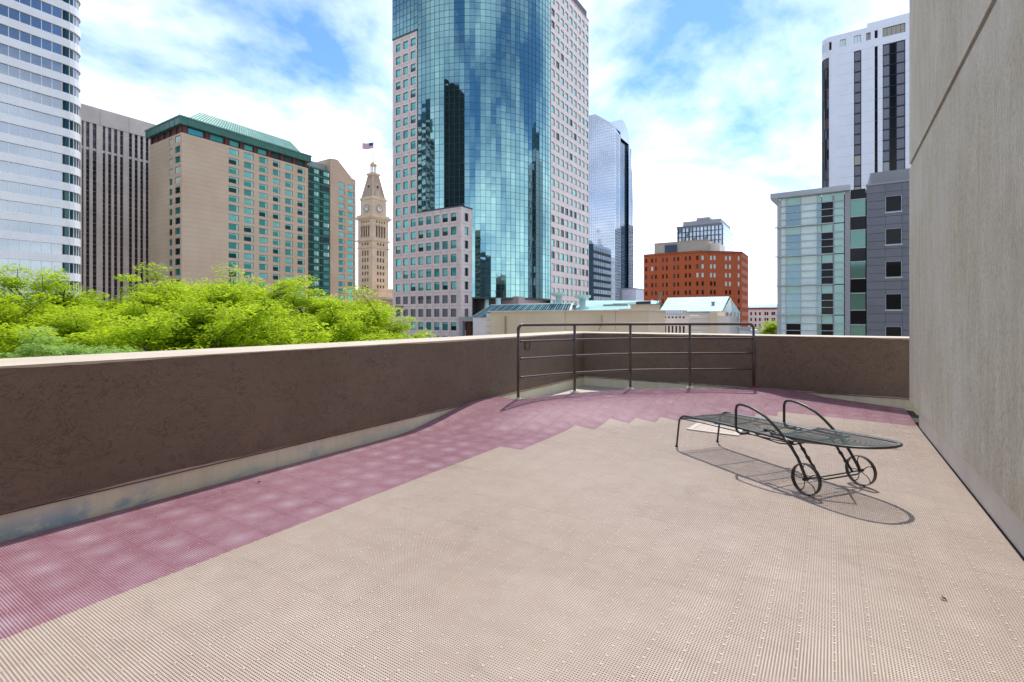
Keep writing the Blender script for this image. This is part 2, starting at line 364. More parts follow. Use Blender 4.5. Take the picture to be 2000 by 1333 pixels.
# ================================================================== THE TERRACE
T = .255; X0 = -2.93; Y0 = 1.03      # deck tile grid
XL, XR, YF = -4.21, .900, 9.24
POSTS = [(-3.76, 6.03), (-3.36, 7.04), (-2.77, 7.90), (-1.98, 8.54), (-1.10, 9.17)]
def sstep(a, b, x):
    t = min(1, max(0, (x-a)/(b-a))); return t*t*(3-2*t)
def hdeck(x, y):
    d = (x+3.76)*.765-(y-6.03)*.644
    k = .38*sstep(-4.1, -3.2, x); a = .194*(1-sstep(-.15+k, .95+k, d)); b = .194*max(0, min(1, 1-(x+1.1)/2.3))*sstep(7.3, 9.24, y)
    return max(a, b)
EDGE = [(XL, 6.06)]+[(p[0]+.02, p[1]-.03) for p in POSTS]+[(-1.08, YF)]
def on_deck(x, y):
    if x < XL or x > XR or y > YF: return False
    # beyond the railing curve is the low corner with the drain
    for (ax, ay), (bx, by) in zip(EDGE[:-1], EDGE[1:]):
        if ax <= x <= bx and bx > ax: return y <= ay+(by-ay)*(x-ax)/(bx-ax)
    return True
slab = MB()
slab.box(-5.0, 14, -9, 10.0, GZ, -.08, 'beigel'); so_ = slab.obj('building_below'); setting(so_)
# roof surface: rising towards the railing, dropping to the drain corner
rf = MB(); nx, ny = 44, 70
gx = [XL-.05+(XR+.15-XL)*i/nx for i in range(nx+1)]; gy = [-8+(YF+.03+8)*j/ny for j in range(ny+1)]
gy = sorted(set(gy)|{5.9+.08*i for i in range(41)})
for i in range(nx):
    for j in range(len(gy)-1):
        q = []; cxm = (gx[i]+gx[i+1])/2; cym = (gy[j]+gy[j+1])/2
        on = on_deck(min(max(cxm, XL+.01), XR), min(cym, YF))
        for (x, y) in ((gx[i], gy[j]), (gx[i+1], gy[j]), (gx[i+1], gy[j+1]), (gx[i], gy[j+1])):
            z = hdeck(x, y)-.024
            if not on_deck(min(max(x, XL+.01), XR), min(y, YF-.01)): z = -.005+.02*math.hypot(x+3.6, y-8.6)*.3
            q.append((x, y, z))
        rf.poly(q, 'under' if on else 'membrane')
setting(rf.obj('roof_surface'))
# lattice deck tiles
NC = 22
def tile_mesh(mat, ok=None, cx=0, cy=0, zf=None):
    """open lattice: crossing ribs, filled connector dots. ok(x,y) clips cut tiles, zf(x,y) bends a tile over the ramp"""
    mb = MB(); hw = T/2-(.0007 if mat == 'plum' else .0004); p = 2*hw/NC; w = .0029
    def seg(x0, x1, y0, y1, top, bot):
        if zf is None: mb.box(x0, x1, y0, y1, bot, top, mat); return
        n = 5; lx = (x1-x0) > (y1-y0)
        for i in range(n):
            a0, a1, b0, b1 = (x0+(x1-x0)*i/n, x0+(x1-x0)*(i+1)/n, y0, y1) if lx else (x0, x1, y0+(y1-y0)*i/n, y0+(y1-y0)*(i+1)/n)
            c = [(a0, b0), (a1, b0), (a1, b1), (a0, b1)]
            mb.hexa([(x, y, zf(cx+x, cy+y)+bot) for x, y in c]+[(x, y, zf(cx+x, cy+y)+top) for x, y in c], mat)
            if (x1-x0)*(y1-y0) < .0002: pass
    for ax, top, bot in (('x', .0, -.012), ('y', -.0009, -.010)):
        for i in range(NC+1):
            c = -hw+i*p; c2 = c+(w*.5 if i == 0 else -w*.5 if i == NC else 0); wid = w if 0 < i < NC else w*.5
            runs = []
            if ok is None: runs = [(-hw, hw)]
            else:
                st = None
                for j in range(2*NC+1):
                    t = -hw+j*p/2; inside = ok(cx+(t if ax == 'x' else c2), cy+(c2 if ax == 'x' else t))
                    if inside and st is None: st = t
                    if (not inside or j == 2*NC) and st is not None:
                        if t-st > .002: runs.append((st, t))
                        st = None
            for a0, a1 in runs:
                if ax == 'x': seg(a0, a1, c2-wid, c2+wid, top, bot)
                else: seg(c2-wid, c2+wid, a0, a1, top, bot)
    for i in (0, 11):
        for j in (2, 7, 13, 18):
            x = -hw+(i+.5)*p; y = -hw+(j+.5)*p
            if ok is None or ok(cx+x, cy+y):
                z = zf(cx+x, cy+y) if zf else 0; mb.box(x-p*.5, x+p*.5, y-p*.5, y+p*.5, z-.01, z+.0012, 'dot' if mat == 'tan' else 'dotp')
    return mb
TM = {'tan': tile_mesh('tan').mesh('tile'), 'plum': tile_mesh('plum').mesh('tile')}
step_rows = [13, 18, 20, 21, 22, 23, 24, 25, 26]       # where the tan field steps back, column by column
def is_plum(i, j):
    if i < 0 or j >= 27: return True
    return i < len(step_rows) and j >= step_rows[i]
plum = setting(thing('plum_deck', None, None)); tan = setting(thing('tan_deck', None, None))
todo = []
for i in range(-5, 15):
    for j in range(-30, 33):
        x0 = X0+i*T; y0 = Y0+j*T; cx, cy = x0+T/2, y0+T/2
        cor = [(x0, y0), (x0+T, y0), (x0, y0+T), (x0+T, y0+T)]
        lim = lambda p: on_deck(min(max(p[0], XL+.006), XR-.002), p[1])
        ins = [lim(p) for p in cor]+[lim((x0+T*u, y0+T*v)) for u in (.25, .75) for v in (.25, .75)]
        if not any(ins): continue
        cut = not all(ins)
        th = R(YAW); fw = -cx*math.sin(th)+cy*math.cos(th); lt = cx*math.cos(th)+cy*math.sin(th)
        vis = fw > .7 and abs(lt/fw) < 1.18 and EYE*975/fw < 711*1.1+60
        todo.append((fw if vis else 99+abs(cy-4), i, j, cx, cy, cut, vis))
cnt = {'tan': 0, 'plum': 0}; rest = {'tan': MB(), 'plum': MB()}
for d, i, j, cx, cy, cut, vis in sorted(todo):
    kd = 'plum' if is_plum(i, j) else 'tan'; par = plum if kd == 'plum' else tan
    z = hdeck(cx, cy); e = .1
    rot = (math.atan((hdeck(cx, cy+e)-hdeck(cx, cy-e))/(2*e)), -math.atan((hdeck(cx+e, cy)-hdeck(cx-e, cy))/(2*e)), 0)
    if vis and cnt[kd] < 300:
        cnt[kd] += 1
        hs_ = [hdeck(cx+dx, cy+dy) for dx in (-T/2, 0, T/2) for dy in (-T/2, 0, T/2)]; ramp = max(hs_)-min(hs_) > .001
        okf = (lambda x, y: on_deck(min(max(x, XL+.004), XR), y) and y < YF-.004) if cut else None
        me = TM[kd] if not cut and not ramp else tile_mesh(kd, okf, cx, cy, hdeck if ramp else None).mesh('tile')
        inst('tile', me, par, (cx, cy, 0 if ramp else z+random.uniform(-.0002, .0002)))
    else:
        mb = rest[kd]
        if vis:
            okf = (lambda x, y: on_deck(min(max(x, XL+.004), XR), y) and y < YF-.004) if cut else None
            q = tile_mesh(kd, okf, cx, cy, hdeck); b0 = len(mb.v)
            mb.v += [(a+cx, b+cy, c) for a, b, c in q.v]; mb.f += [tuple(b0+t for t in f) for f in q.f]; mb.m += [mb.mi(q.mats[t]) for t in q.m]
        else:
            h = T/2-.0012
            for q in range(11):
                c = -h+q*2*h/10; mb.box(cx-h, cx+h, cy+c-.004, cy+c+.004, z-.012, z, kd); mb.box(cx+c-.004, cx+c+.004, cy-h, cy+h, z-.011, z-.001, kd)
for kd, par in (('tan', tan), ('plum', plum)):
    if rest[kd].v: o = rest[kd].obj('outer_tiles', par); o['kind'] = 'stuff'

def rough_edge(mb, f, s0, s1, z, m, seed, n=160):
    """ragged stucco skirt hanging over the upstand"""
    r = random.Random(seed); prev = r.uniform(0, .012)
    for i in range(n):
        a = s0+(s1-s0)*i/n; b = s0+(s1-s0)*(i+1)/n; cur = max(0, min(.022, prev+r.uniform(-.007, .007)))
        P = f.p
        mb.hexa([P(a, .004, z-prev-.002), P(b, .004, z-cur-.002), P(b, -.03, z-cur-.002), P(a, -.03, z-prev-.002), P(a, .004, z+.01), P(b, .004, z+.01), P(b, -.03, z+.01), P(a, -.03, z+.01)], m); prev = cur
# left parapet
ZP0, ZP1 = .19, 1.053
def parapet(name, label, f, s0, s1, s1cap, thick, seed):
    t = thing(name, label, 'wall', f.p(s0, 0, 0)); mb = MB()
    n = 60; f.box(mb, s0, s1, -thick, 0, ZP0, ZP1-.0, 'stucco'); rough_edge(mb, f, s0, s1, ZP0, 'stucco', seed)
    mb.obj('stucco_wall', t)
    mb = MB(); f.box(mb, s0, s1, -.35, -.022, -.06, ZP0-.0, 'upstand'); f.box(mb, s0, s1, -.021, -.008, ZP0-.032, ZP0-.026, 'dark'); f.box(mb, s0, s1, -.021, -.012, ZP0-.026, ZP0-.006, 'conc')
    mb.obj('base_upstand', t)
    mb = MB(); r = random.Random(seed+5); N = 220
    # cream top, its paint line wandering over the stucco edge
    prev = .012
    for i in range(N):
        a = s0+(s1cap-s0)*i/N; b = s0+(s1cap-s0)*(i+1)/N; cur = max(.004, min(.02, prev+r.uniform(-.004, .004))); P = f.p
        mb.hexa([P(a, .003, ZP1-prev), P(b, .003, ZP1-cur), P(b, -thick-.01, ZP1-.1), P(a, -thick-.01, ZP1-.1), P(a, .003, ZP1+.004), P(b, .003, ZP1+.004), P(b, -thick-.01, ZP1+.002), P(a, -thick-.01, ZP1+.002)], 'cap'); prev = cur
    mb.obj('cap', t); return t
fl = Face(XL, -8, 0, 1)     # faces +X
parapet('parapet_wall', 'long dark brown stucco parapet with cream top running along the left side below the trees', fl, 0, YF+8, YF+8+.0, .82, 3)
ff = Face(XL, YF, 1, 0)     # faces -Y
pw = parapet('parapet_wall', 'dark brown stucco parapet with cream top across the far end behind the railing', ff, -.82, 6, 6, .82, 8)
# small plate on the left parapet
mb = MB(); f = fl; s = 8+7.02; t = thing('wall_plate', 'small brown square cover plate on the stucco left of the railing', 'cover plate', f.p(s, 0, .72))
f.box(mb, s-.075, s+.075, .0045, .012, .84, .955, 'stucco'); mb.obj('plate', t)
mb = MB(); 
for a in (s-.075, s+.063): f.box(mb, a, a+.012, .0125, .02, .84, .955, 'rail')
f.box(mb, s-.06, s+.06, .0125, .02, .943, .955, 'rail'); f.box(mb, s-.06, s+.06, .0125, .02, .84, .852, 'rail'); mb.obj('rim', t)
# roof drain
t = thing('roof_drain', 'dark round roof drain in the pale corner behind the railing', 'drain', (-3.27, 8.28, .01))
mb = MB(); mb.frust(-3.27, 8.28, .004, .022, .15, .14, 20, 'dark'); mb.obj('drain_ring', t)
mb = MB()
for q in range(7):
    y = 8.28-.09+q*.03; w = math.sqrt(max(0, .135**2-(y-8.28)**2)); mb.box(-3.27-w, -3.27+w, y-.008, y+.008, .0225, .03, 'iron')
mb.obj('grate', t)
# right hand wall of the building
t = thing('building_wall', 'tall rough grey concrete stucco wall rising on the right side of the terrace', 'wall', (.9, 8, 0))
fr_ = Face(.87, 8.48, 0, -1)    # runs towards the camera, faces -X
mb = MB(); gz = 3.36+0.02
fr_.box(mb, 0, 17, -.4, 0, .245, 3.33, 'combed'); fr_.box(mb, 0, 17, -.4, 0, 3.40, 14, 'combed'); fr_.box(mb, 0.0, 17, -.4, -.03, 3.33, 3.40, 'combed')
P = fr_.p
for (za, zb) in ((3.33, 3.348), (3.40, 3.382)): pass
mb.obj('stucco_wall', t)
mb = MB(); fr_.box(mb, .02, 17, -.029, -.018, 3.345, 3.388, 'concd'); mb.obj('groove_strip', t)
mb = MB(); f2 = Face(.907, 7.93, 0, -1); f2.box(mb, 0, 16.45, -.36, 0, -.05, .232, 'board'); f2.box(mb, 0, 16.45, -.02, .012, .205, .243, 'board'); mb.obj('base_board', t); mb = MB(); f2.box(mb, 0, 16.45, .001, .006, -.02, .004, 'under'); mb.obj('dark_gap_strip', t)  # last strip is added dark, standing in for the shadowy gap beside the deck
mb = MB(); mb.box(1.28, 13.9, -8.6, 8.44, -.05, 13.9, 'concd'); mb.obj('building_body', t)
# railing
def arc_pts(h, inset=0, n=10):
    P_ = [Vector((p[0], p[1])) for p in POSTS]; out = []
    for i in range(4):
        p0 = P_[max(i-1, 0)]; p1 = P_[i]; p2 = P_[i+1]; p3 = P_[min(i+2, 4)]
        for q in range(n):
            u = q/n; v = .5*((2*p1)+(p2-p0)*u+(2*p0-5*p1+4*p2-p3)*u*u+(3*p1-p0-3*p2+p3)*u**3)*1.0
            v = p1.lerp(p2, u)*.45+v*.55
            out.append((v.x, v.y, h))
    out.append((P_[4].x, P_[4].y, h)); return out
rl = thing('guard_railing', 'curved bronze pipe guard railing in front of the far corner', 'railing', (-2.77, 7.9, .194))
ZB = .194; zt = ZB+1.056
a = arc_pts(zt)
p0 = Vector(a[0]); p1 = Vector(a[-1]); d0 = (Vector(a[1])-p0).normalized(); d1 = (Vector(a[-2])-p1).normalized(); rr = .075
st = [tuple(p0+Vector((0, 0, -rr))+d0*(rr*(1-math.cos(q)))+Vector((0, 0, rr*math.sin(q)))) for q in [i*math.pi/12 for i in range(7)]]
en = [tuple(p1+Vector((0, 0, -rr))+d1*(rr*(1-math.cos(q)))+Vector((0, 0, rr*math.sin(q)))) for q in [i*math.pi/12 for i in range(6, -1, -1)]]
mb = MB(); mb.tube(st+a[1:-1]+en, .0225, 'rail', 12); mb.obj('handrail', rl, smooth=True)
for i, (x, y) in enumerate(POSTS):
    mb = MB(); top = zt-rr if i in (0, 4) else zt-.015; mb.tube([(x, y, ZB-.03), (x, y, (ZB+top)/2), (x, y, top)], .021, 'rail', 12); po = mb.obj('post', rl, smooth=True)
    mb = MB(); mb.frust(x, y, ZB-.01, ZB+.008, .062, .058, 8, 'galv' if i != 4 else 'rust'); mb.frust(x, y, ZB+.008, ZB+.03, .033, .028, 12, 'galv' if i != 4 else 'rust')
    for q in range(3): mb.box(x+.06*math.cos(2.2*q+i)-.012, x+.06*math.cos(2.2*q+i)+.02, y+.05*math.sin(2.2*q+i)-.01, y+.05*math.sin(2.2*q+i)+.012, ZB-.002, ZB+.014, 'galv' if i != 4 else 'rust')
    o = mb.obj('flange', rl)
for hh in (.307, .572, .82):
    mb = MB(); mb.tube(arc_pts(ZB+hh), .0155, 'rail', 10); mb.obj('mid_rail', rl, smooth=True)
# pale access panel let into the deck
t = thing('access_panel', 'thin pale framed access panel lying on the deck under the lounger seat', 'hatch', (-1.17, 6.4, 0))
pa = [(-1.476, 6.2, .016), (-.893, 6.17, .016), (-.89, 6.50, .016), (-1.44, 6.72, .016)]
cxp = sum(p[0] for p in pa)/4; cyp = sum(p[1] for p in pa)/4
inn = [(cxp+(p[0]-cxp)*.78, cyp+(p[1]-cyp)*.72, .018) for p in pa]
mb = MB()
for i in range(4):
    A, B, C, D = pa[i], pa[(i+1) % 4], inn[(i+1) % 4], inn[i]
    lo = lambda p: (p[0], p[1], .003); hi = lambda p: (p[0], p[1], .013); mb.hexa([lo(A), lo(B), lo(C), lo(D), hi(A), hi(B), hi(C), hi(D)], 'lid')
mb.obj('panel_frame', t); mb = MB(); mb.hexa([(p[0], p[1], .003) for p in inn]+[(p[0], p[1], .009) for p in inn], 'tan'); mb.obj('panel_lid', t)
# a few dead leaves
mb = MB(); mb.poly([(-.018, 0, .002), (0, -.008, .008), (.02, 0, .003), (.002, .009, .009)], 'leafdead'); mb.poly([(0, -.001, .008), (.004, .006, .016), (.008, 0, .02)], 'leafdead'); lm = mb.mesh('dead_leaf')
for (x, y, rz, lb) in ((.72, 2.95, 1, 'tiny dark dead leaf on the tan deck by the right wall'), (.45, 3.12, 2.4, 'tiny dark speck of leaf left of the other leaf near the right wall'), (-3.95, 2.32, .4, 'tiny dark dead leaf on the plum deck beside the left parapet'), (-1.15, 6.98, .2, 'tiny dark twig leaf on the plum deck behind the lounger')):
    o = inst('dead_leaf', lm, None, (x, y, hdeck(x, y)+.003), rz); o['label'] = lb; o['category'] = 'leaf'; o['group'] = 'dead leaves on the deck'

# ================================================================== THE LOUNGER
ch = thing('chaise_lounge', 'dark wrought iron chaise lounge with mesh seat and two spoked wheels', 'lounger', (-1.195, 5.548, .001))
ch['_at'] = [0.0, 0.0, 0.0]
ch.rotation_euler = (0, 0, math.atan2(-.592, .806))
# local frame: x = towards the head, y = towards the far side, z up
HWD = .272
def zseat(u):
    if u < .16: return .345-.09*((.16-u)/.16)**2
    return .345+.02*sstep(.1, .7, u)
def outline(u, hw=HWD, round_at=1.52, end=1.94):
    if u <= round_at: return hw
    t = (u-round_at)/(end-round_at); return hw*max(0, 1-t**2.4)**(1/2.4)
def ribbon_net(mb, u0, u1, hwf, zf, pitch=.0135, wid=.0007, ang=32, m='mesh'):
    ta = math.tan(R(ang)); H = 2*HWD
    span = H/ta
    for sgn in (1, -1):
        c = u0-span
        while c < u1+span:
            pts = []; st = []; N = 16
            for q in range(N+1):
                v = -HWD+H*q/N; u = c+(v+HWD)/ta if sgn > 0 else c+span-(v+HWD)/ta-0
                inside = u0 <= u <= u1 and abs(v) <= hwf(u)
                if inside: pts.append((u, v))
                if (not inside or q == N) and len(pts) > 1: st.append(pts); pts = []
                elif not inside: pts = []
            for P_ in st:
                for (a, b), (c2, d2) in zip(P_[:-1], P_[1:]):
                    L = math.hypot(c2-a, d2-b); nx_, ny_ = -(d2-b)/L*wid, (c2-a)/L*wid
                    za, zb = zf(a, b), zf(c2, d2)
                    mb.poly([(a+nx_, b+ny_, za), (a-nx_, b-ny_, za+.0012), (c2-nx_, d2-ny_, zb+.0012), (c2+nx_, d2+ny_, zb)], m)
            c += pitch/math.sin(R(ang))*.62
def lob(mb, name, smooth=True): 
    o = mb.obj(name, None, smooth=smooth); o.parent = ch; return o
sag = lambda u, v: zseat(u)-.010*(1-(v/HWD)**2)*min(1, max(0, (u-.05)/.3))-(.035*sstep(.85, 1.08, u)*(1-sstep(1.09, 1.15, u)*.4)*(1-(v/HWD)**2))
mb = MB(); ribbon_net(mb, .02, 1.145, lambda u: HWD, sag); lob(mb, 'seat_mesh', False)
zback = lambda u, v=0: .390+.045*(u-1.15)/.87-.014*(1-min(1, (v/HWD)**2))*sstep(1.15, 1.3, u)+.012*sstep(1.7, 2.02, u)
mb = MB(); ribbon_net(mb, 1.155, 2.015, outline, zback); lob(mb, 'backrest_mesh', False)
# frames
for sgn in (-1, 1):
    mb = MB(); v = sgn*HWD
    pts = [(0-.02, v, .004), (.0, v, .14), (.018, v, .26)]+[(.018+.12*(1-math.cos(q)), v, .26+.085*math.sin(q)) for q in [i*math.pi/12 for i in range(1, 7)]]
    pts += [(u, v, zseat(u)) for u in (.25, .5, .75, 1.0, 1.2, 1.36)]
    mb.tube(pts, .0095, 'iron', 8); lob(mb, 'leg_rail')
    mb = MB(); mb.frust(-.02, v, 0, .008, .019, .014, 10, 'iron'); lob(mb, 'foot')
    mb = MB(); mb.tube([(.03, v*.97, .30), (.35, v*.97, .318), (.8, v*.97, .328), (1.0, v*.97, .335), (1.36, v*.97, .352)], .005, 'iron', 6); lob(mb, 'lower_bar')
    # arm: loop at the front, arch, and straight leg down to the hub
    va = sgn*(HWD+.02)
    arm = [(.93, va*.95, .345), (.86, va, .326), (.815, va, .338), (.80, va, .37), (.80, va, .45), (.80, va, .53), (.812, va, .565), (.84, va, .580), (.88, va, .583), (.95, va, .576), (1.03, va, .556), (1.12, va, .522), (1.2, va, .470), (1.28, va, .405), (1.36, va, .33), (1.42, va, .255), (1.47, va*1.02, .17), (1.498, va*1.03, .118)]
    mb = MB(); mb.tube(arm, .0115, 'iron', 10); lob(mb, 'armrest')
    mb = MB(); mb.tube([(1.30, va, .388), (1.372, va, .318)], .0128, 'iron', 10); lob(mb, 'arm_sleeve')
    # wheel: broad flat rim, five curved spokes, hub
    wy = sgn*.305; wr = .118; mb = MB(); K = 36
    for q in range(K):
        a0, a1 = 2*math.pi*q/K, 2*math.pi*(q+1)/K
        for (ri, ro, y0, y1) in ((wr-.006, wr, -.016, .016),):
            c0, s0_, c1, s1_ = math.cos(a0), math.sin(a0), math.cos(a1), math.sin(a1)
            A = lambda r_, c_, s_, y: (1.5+r_*c_, wy+y, wr+r_*s_)
            mb.hexa([A(ri, c0, s0_, y0), A(ri, c1, s1_, y0), A(ri, c1, s1_, y1), A(ri, c0, s0_, y1), A(ro, c0, s0_, y0), A(ro, c1, s1_, y0), A(ro, c1, s1_, y1), A(ro, c0, s0_, y1)], 'iron')
    wh = lob(mb, 'wheel', False)
    wh['_at'] = [0., 0., 0.]
    for q in range(5):
        mb = MB(); a0 = 2*math.pi*q/5+.4; pt = []
        for w_ in range(7):
            r_ = .012+(wr-.016)*w_/6; an = a0+.55*math.sin(math.pi*w_/6)*.5; pt.append((1.5+r_*math.cos(an), wy, wr+r_*math.sin(an)))
        mb.tube(pt, .0038, 'iron', 6); o = mb.obj('spoke', None, smooth=True); o.parent = wh
    mb = MB(); mb.tube([(1.5, wy-.02*1, wr), (1.5, wy+.02, wr)], .014, 'iron', 10); mb.tube([(1.5, wy+sgn*.02, wr), (1.5, wy+sgn*.032, wr)], .009, 'iron', 8); o = mb.obj('hub', None); o.parent = wh
mb = MB(); mb.tube([(1.5, -.30, .118), (1.5, 0, .116), (1.5, .30, .118)], .006, 'iron', 8); lob(mb, 'axle')
mb = MB(); mb.tube([(.03, -HWD, .30), (.045, 0, .318), (.03, HWD, .30)], .006, 'iron', 8); lob(mb, 'front_bar')
for u, nm in ((.10, 0), (.52, 1), (.86, 2)):
    mb = MB(); z = zseat(u)-.014; mb.tube([(u, -HWD, z), (u+.02, -.1, z-.02), (u+.02, .1, z-.02), (u, HWD, z)], .007, 'mesh', 6); lob(mb, 'seat_slat')
mb = MB(); mb.tube([(1.0, -HWD, .35), (1.02, 0, .325), (1.0, HWD, .35)], .007, 'mesh', 6); lob(mb, 'seat_slat')
mb = MB(); mb.tube([(.92, -.2, .34), (1.0, -.23, .325), (1.2, -.23, .315), (1.3, -.19, .325), (1.32, -.1, .335)], .006, 'iron', 8); lob(mb, 'stop_loop')
# back frame with rounded head
bp = []
for q in range(0, 13): u = 1.15+(1.52-1.15)*q/12; bp.append((u, -HWD, zback(u, HWD)))
for q in range(1, 20):
    a = -math.pi/2+math.pi*q/20; e_ = 2/2.4; u = 1.52+.42*abs(math.cos(a))**e_; bp.append((u, math.copysign(HWD*abs(math.sin(a))**e_, math.sin(a)), zback(u, HWD)))
for q in range(12, -1, -1): u = 1.15+(1.52-1.15)*q/12; bp.append((u, HWD, zback(u, HWD)))
mb = MB(); mb.tube(bp, .0095, 'iron', 8); lob(mb, 'backrest_frame')
# wide folded lip of the mesh round the rim
def lip(mb, pts, w, z_off, m='mesh'):
    c = Vector((1.5, 0)); 
    for (a, b) in zip(pts[:-1], pts[1:]):
        def ins(p): 
            q = Vector((p[0], p[1])); d = Vector((min(max(q.x, 1.2), 1.6), 0))-q; d.normalize(); return (q.x+d.x*w, q.y+d.y*w, p[2]+z_off)
        mb.poly([(a[0], a[1], a[2]+.006), (b[0], b[1], b[2]+.006), ins(b), ins(a)], m)
mb = MB(); lip(mb, bp, .022, .003); lob(mb, 'backrest_lip', False)
for sgn in (-1, 1):
    mb = MB()
    for q in range(10):
        a = .08+(1.14-.08)*q/10; b = .08+(1.14-.08)*(q+1)/10
        mb.poly([(a, sgn*HWD, zseat(a)+.008), (b, sgn*HWD, zseat(b)+.008), (b, sgn*(HWD-.03), zseat(b)+.004), (a, sgn*(HWD-.03), zseat(a)+.004)], 'mesh')
    lob(mb, 'seat_lip', False)
mb = MB(); mb.tube([(1.155, -HWD, .384), (1.15, -.1, .372), (1.15, .1, .372), (1.155, HWD, .384)], .008, 'mesh', 6); lob(mb, 'hinge_bar')
mb = MB(); mb.tube([(1.36, -HWD, .378), (1.62, 0, .372), (1.36, HWD, .378)], .012, 'mesh', 6); lob(mb, 'back_strut')
mb = MB(); mb.tube([(1.45, -HWD*.9, .385), (1.45, HWD*.9, .385)], .008, 'mesh', 6); lob(mb, 'back_strut')
# notched support bracket
for sgn in (-1, 1):
    mb = MB(); v = sgn*.185
    mb.tube([(1.33, v, .365), (1.52, v, .122)], .0095, 'iron', 8)
    for q in range(3):
        u = 1.375+.042*q; z = .29-.055*q; mb.hexa([(u, v-.006, z), (u+.03, v-.006, z-.005), (u+.03, v+.006, z-.005), (u, v+.006, z), (u-.018, v-.006, z+.02), (u+.01, v-.006, z+.03), (u+.01, v+.006, z+.03), (u-.018, v+.006, z+.02)], 'iron')
    lob(mb, 'ratchet_bracket', False)
mb = MB(); mb.tube([(1.52, -.185, .122), (1.545, -.16, .112), (1.545, .2, .112), (1.52, .28, .118)], .006, 'iron', 8); lob(mb, 'ratchet_bar')
mb = MB(); mb.tube([(1.14, -.2, .372), (1.06, -.21, .392), (1.07, -.19, .395), (1.34, -.2, .36)], .007, 'iron', 6); mb.box(1.035, 1.06, -.225, -.185, .378, .402, 'iron'); lob(mb, 'release_lever')

# ================================================================== GROUND, STREET, HILLS
mb = MB(); mb.box(-14000, 14000, -14000, 14000, GZ-.5, GZ, 'asphalt'); setting(mb.obj('ground'))
mb = MB(); rnd = random.Random(4); n = 90
prof = []
for i in range(n+1):
    a = R(-75+150*i/n); hgt = 190+55*math.sin(i*.37)+38*math.sin(i*.91+1)+22*math.sin(i*2.3)+rnd.uniform(-8, 8); prof.append((a, hgt))
for (a, h1), (b, h2) in zip(prof[:-1], prof[1:]):
    P_ = lambda an, r_, z: (r_*math.sin(an), r_*math.cos(an), z)
    mb.poly([P_(a, 8200, GZ-30), P_(b, 8200, GZ-30), P_(b, 9000, h2*.6), P_(a, 9000, h1*.6)], 'mount'); mb.poly([P_(a, 9000, h1*.6), P_(b, 9000, h2*.6), P_(b, 9800, h2), P_(a, 9800, h1)], 'mount')
    mb.poly([P_(a, 9800, h1), P_(b, 9800, h2), P_(b, 11500, GZ-30), P_(a, 11500, GZ-30)], 'mount')
setting(mb.obj('foothills', smooth=True))

# ================================================================== WHITE ROUND-CORNERED TOWER (far left)
t = thing('office_tower', 'white banded office tower with a rounded corner at the far left edge', 'skyscraper', (-150, 30, GZ))
def corner_path(x, y0, yc, r, xe, n=6):
    pts = [(x, y0), (x, yc)]
    for i in range(1, n+1):
        a = R(90*i/n); pts.append((x-r+r*math.cos(a), yc+r*math.sin(a)))
    pts.append((xe, yc+r)); return pts
path_o = corner_path(-140, -6, 38.8, 3.66, -176); path_i = corner_path(-140.25, -6, 38.8, 3.41, -176)
core = MB(); core.prism([(-176, -6)]+corner_path(-140.6, -6, 38.8, 3.06, -176), GZ, rel(92), 'dark'); core.obj('building_core', t)
for kf in range(-4, 20):
    zt_ = rel(16.0+3.91*kf); z0 = zt_; z1 = zt_+3.91-2.2
    mb = MB(); mb.prism([(-176, -6)]+path_o, z0, z1, 'white'); mb.obj('spandrel_band', t)
wn_list = []
pane_c = {}
def seg_pane(w, h, mats):
    key = (round(w, 2), h, mats)
    if key not in pane_c:
        mb = MB(); mb.box(-w/2+.05, w/2-.05, 0, .05, 0, h, mats); mb.box(w/2-.05, w/2+.05, -.06, .05, 0, h, 'white'); pane_c[key] = mb.mesh('pane')
    return pane_c[key]
fa = Face(-140.3, 38.4, 0, 1)
items = []
for kf in range(-5, 19):
    zb = rel(16.0+3.91*kf)-2.2; zb = rel(16.0+3.91*kf-2.2)
    for c in range(26): items.append((fa, -1.67*(c+.5), 0, zb, seg_pane(1.67, 2.2, 'sil'), 1.67, 2.2))
    pp = path_i[1:-1]
    for i in range(0, len(pp)-1):
        (xa, ya), (xb, yb) = pp[i], pp[i+1]; L = math.hypot(xb-xa, yb-ya); fc = Face(xa, ya, xb-xa, yb-ya)
        items.append((fc, L/2, -.12, zb, seg_pane(L, 2.2, 'tealk' if i == 0 or (kf < 8 and i % 2) else 'sg' if kf < 8 else 'sil'), L, 2.2))  # dark corner panes: reflection of dark surroundings put into the glass tint
    fe = Face(-143.7, 42.16, -1, 0)
    for c in range(8): items.append((fe, 1.67*(c+.5), 0, zb, seg_pane(1.67, 2.2, 'navy'), 1.67, 2.2))
place_windows(t, items, 280, 'pane')

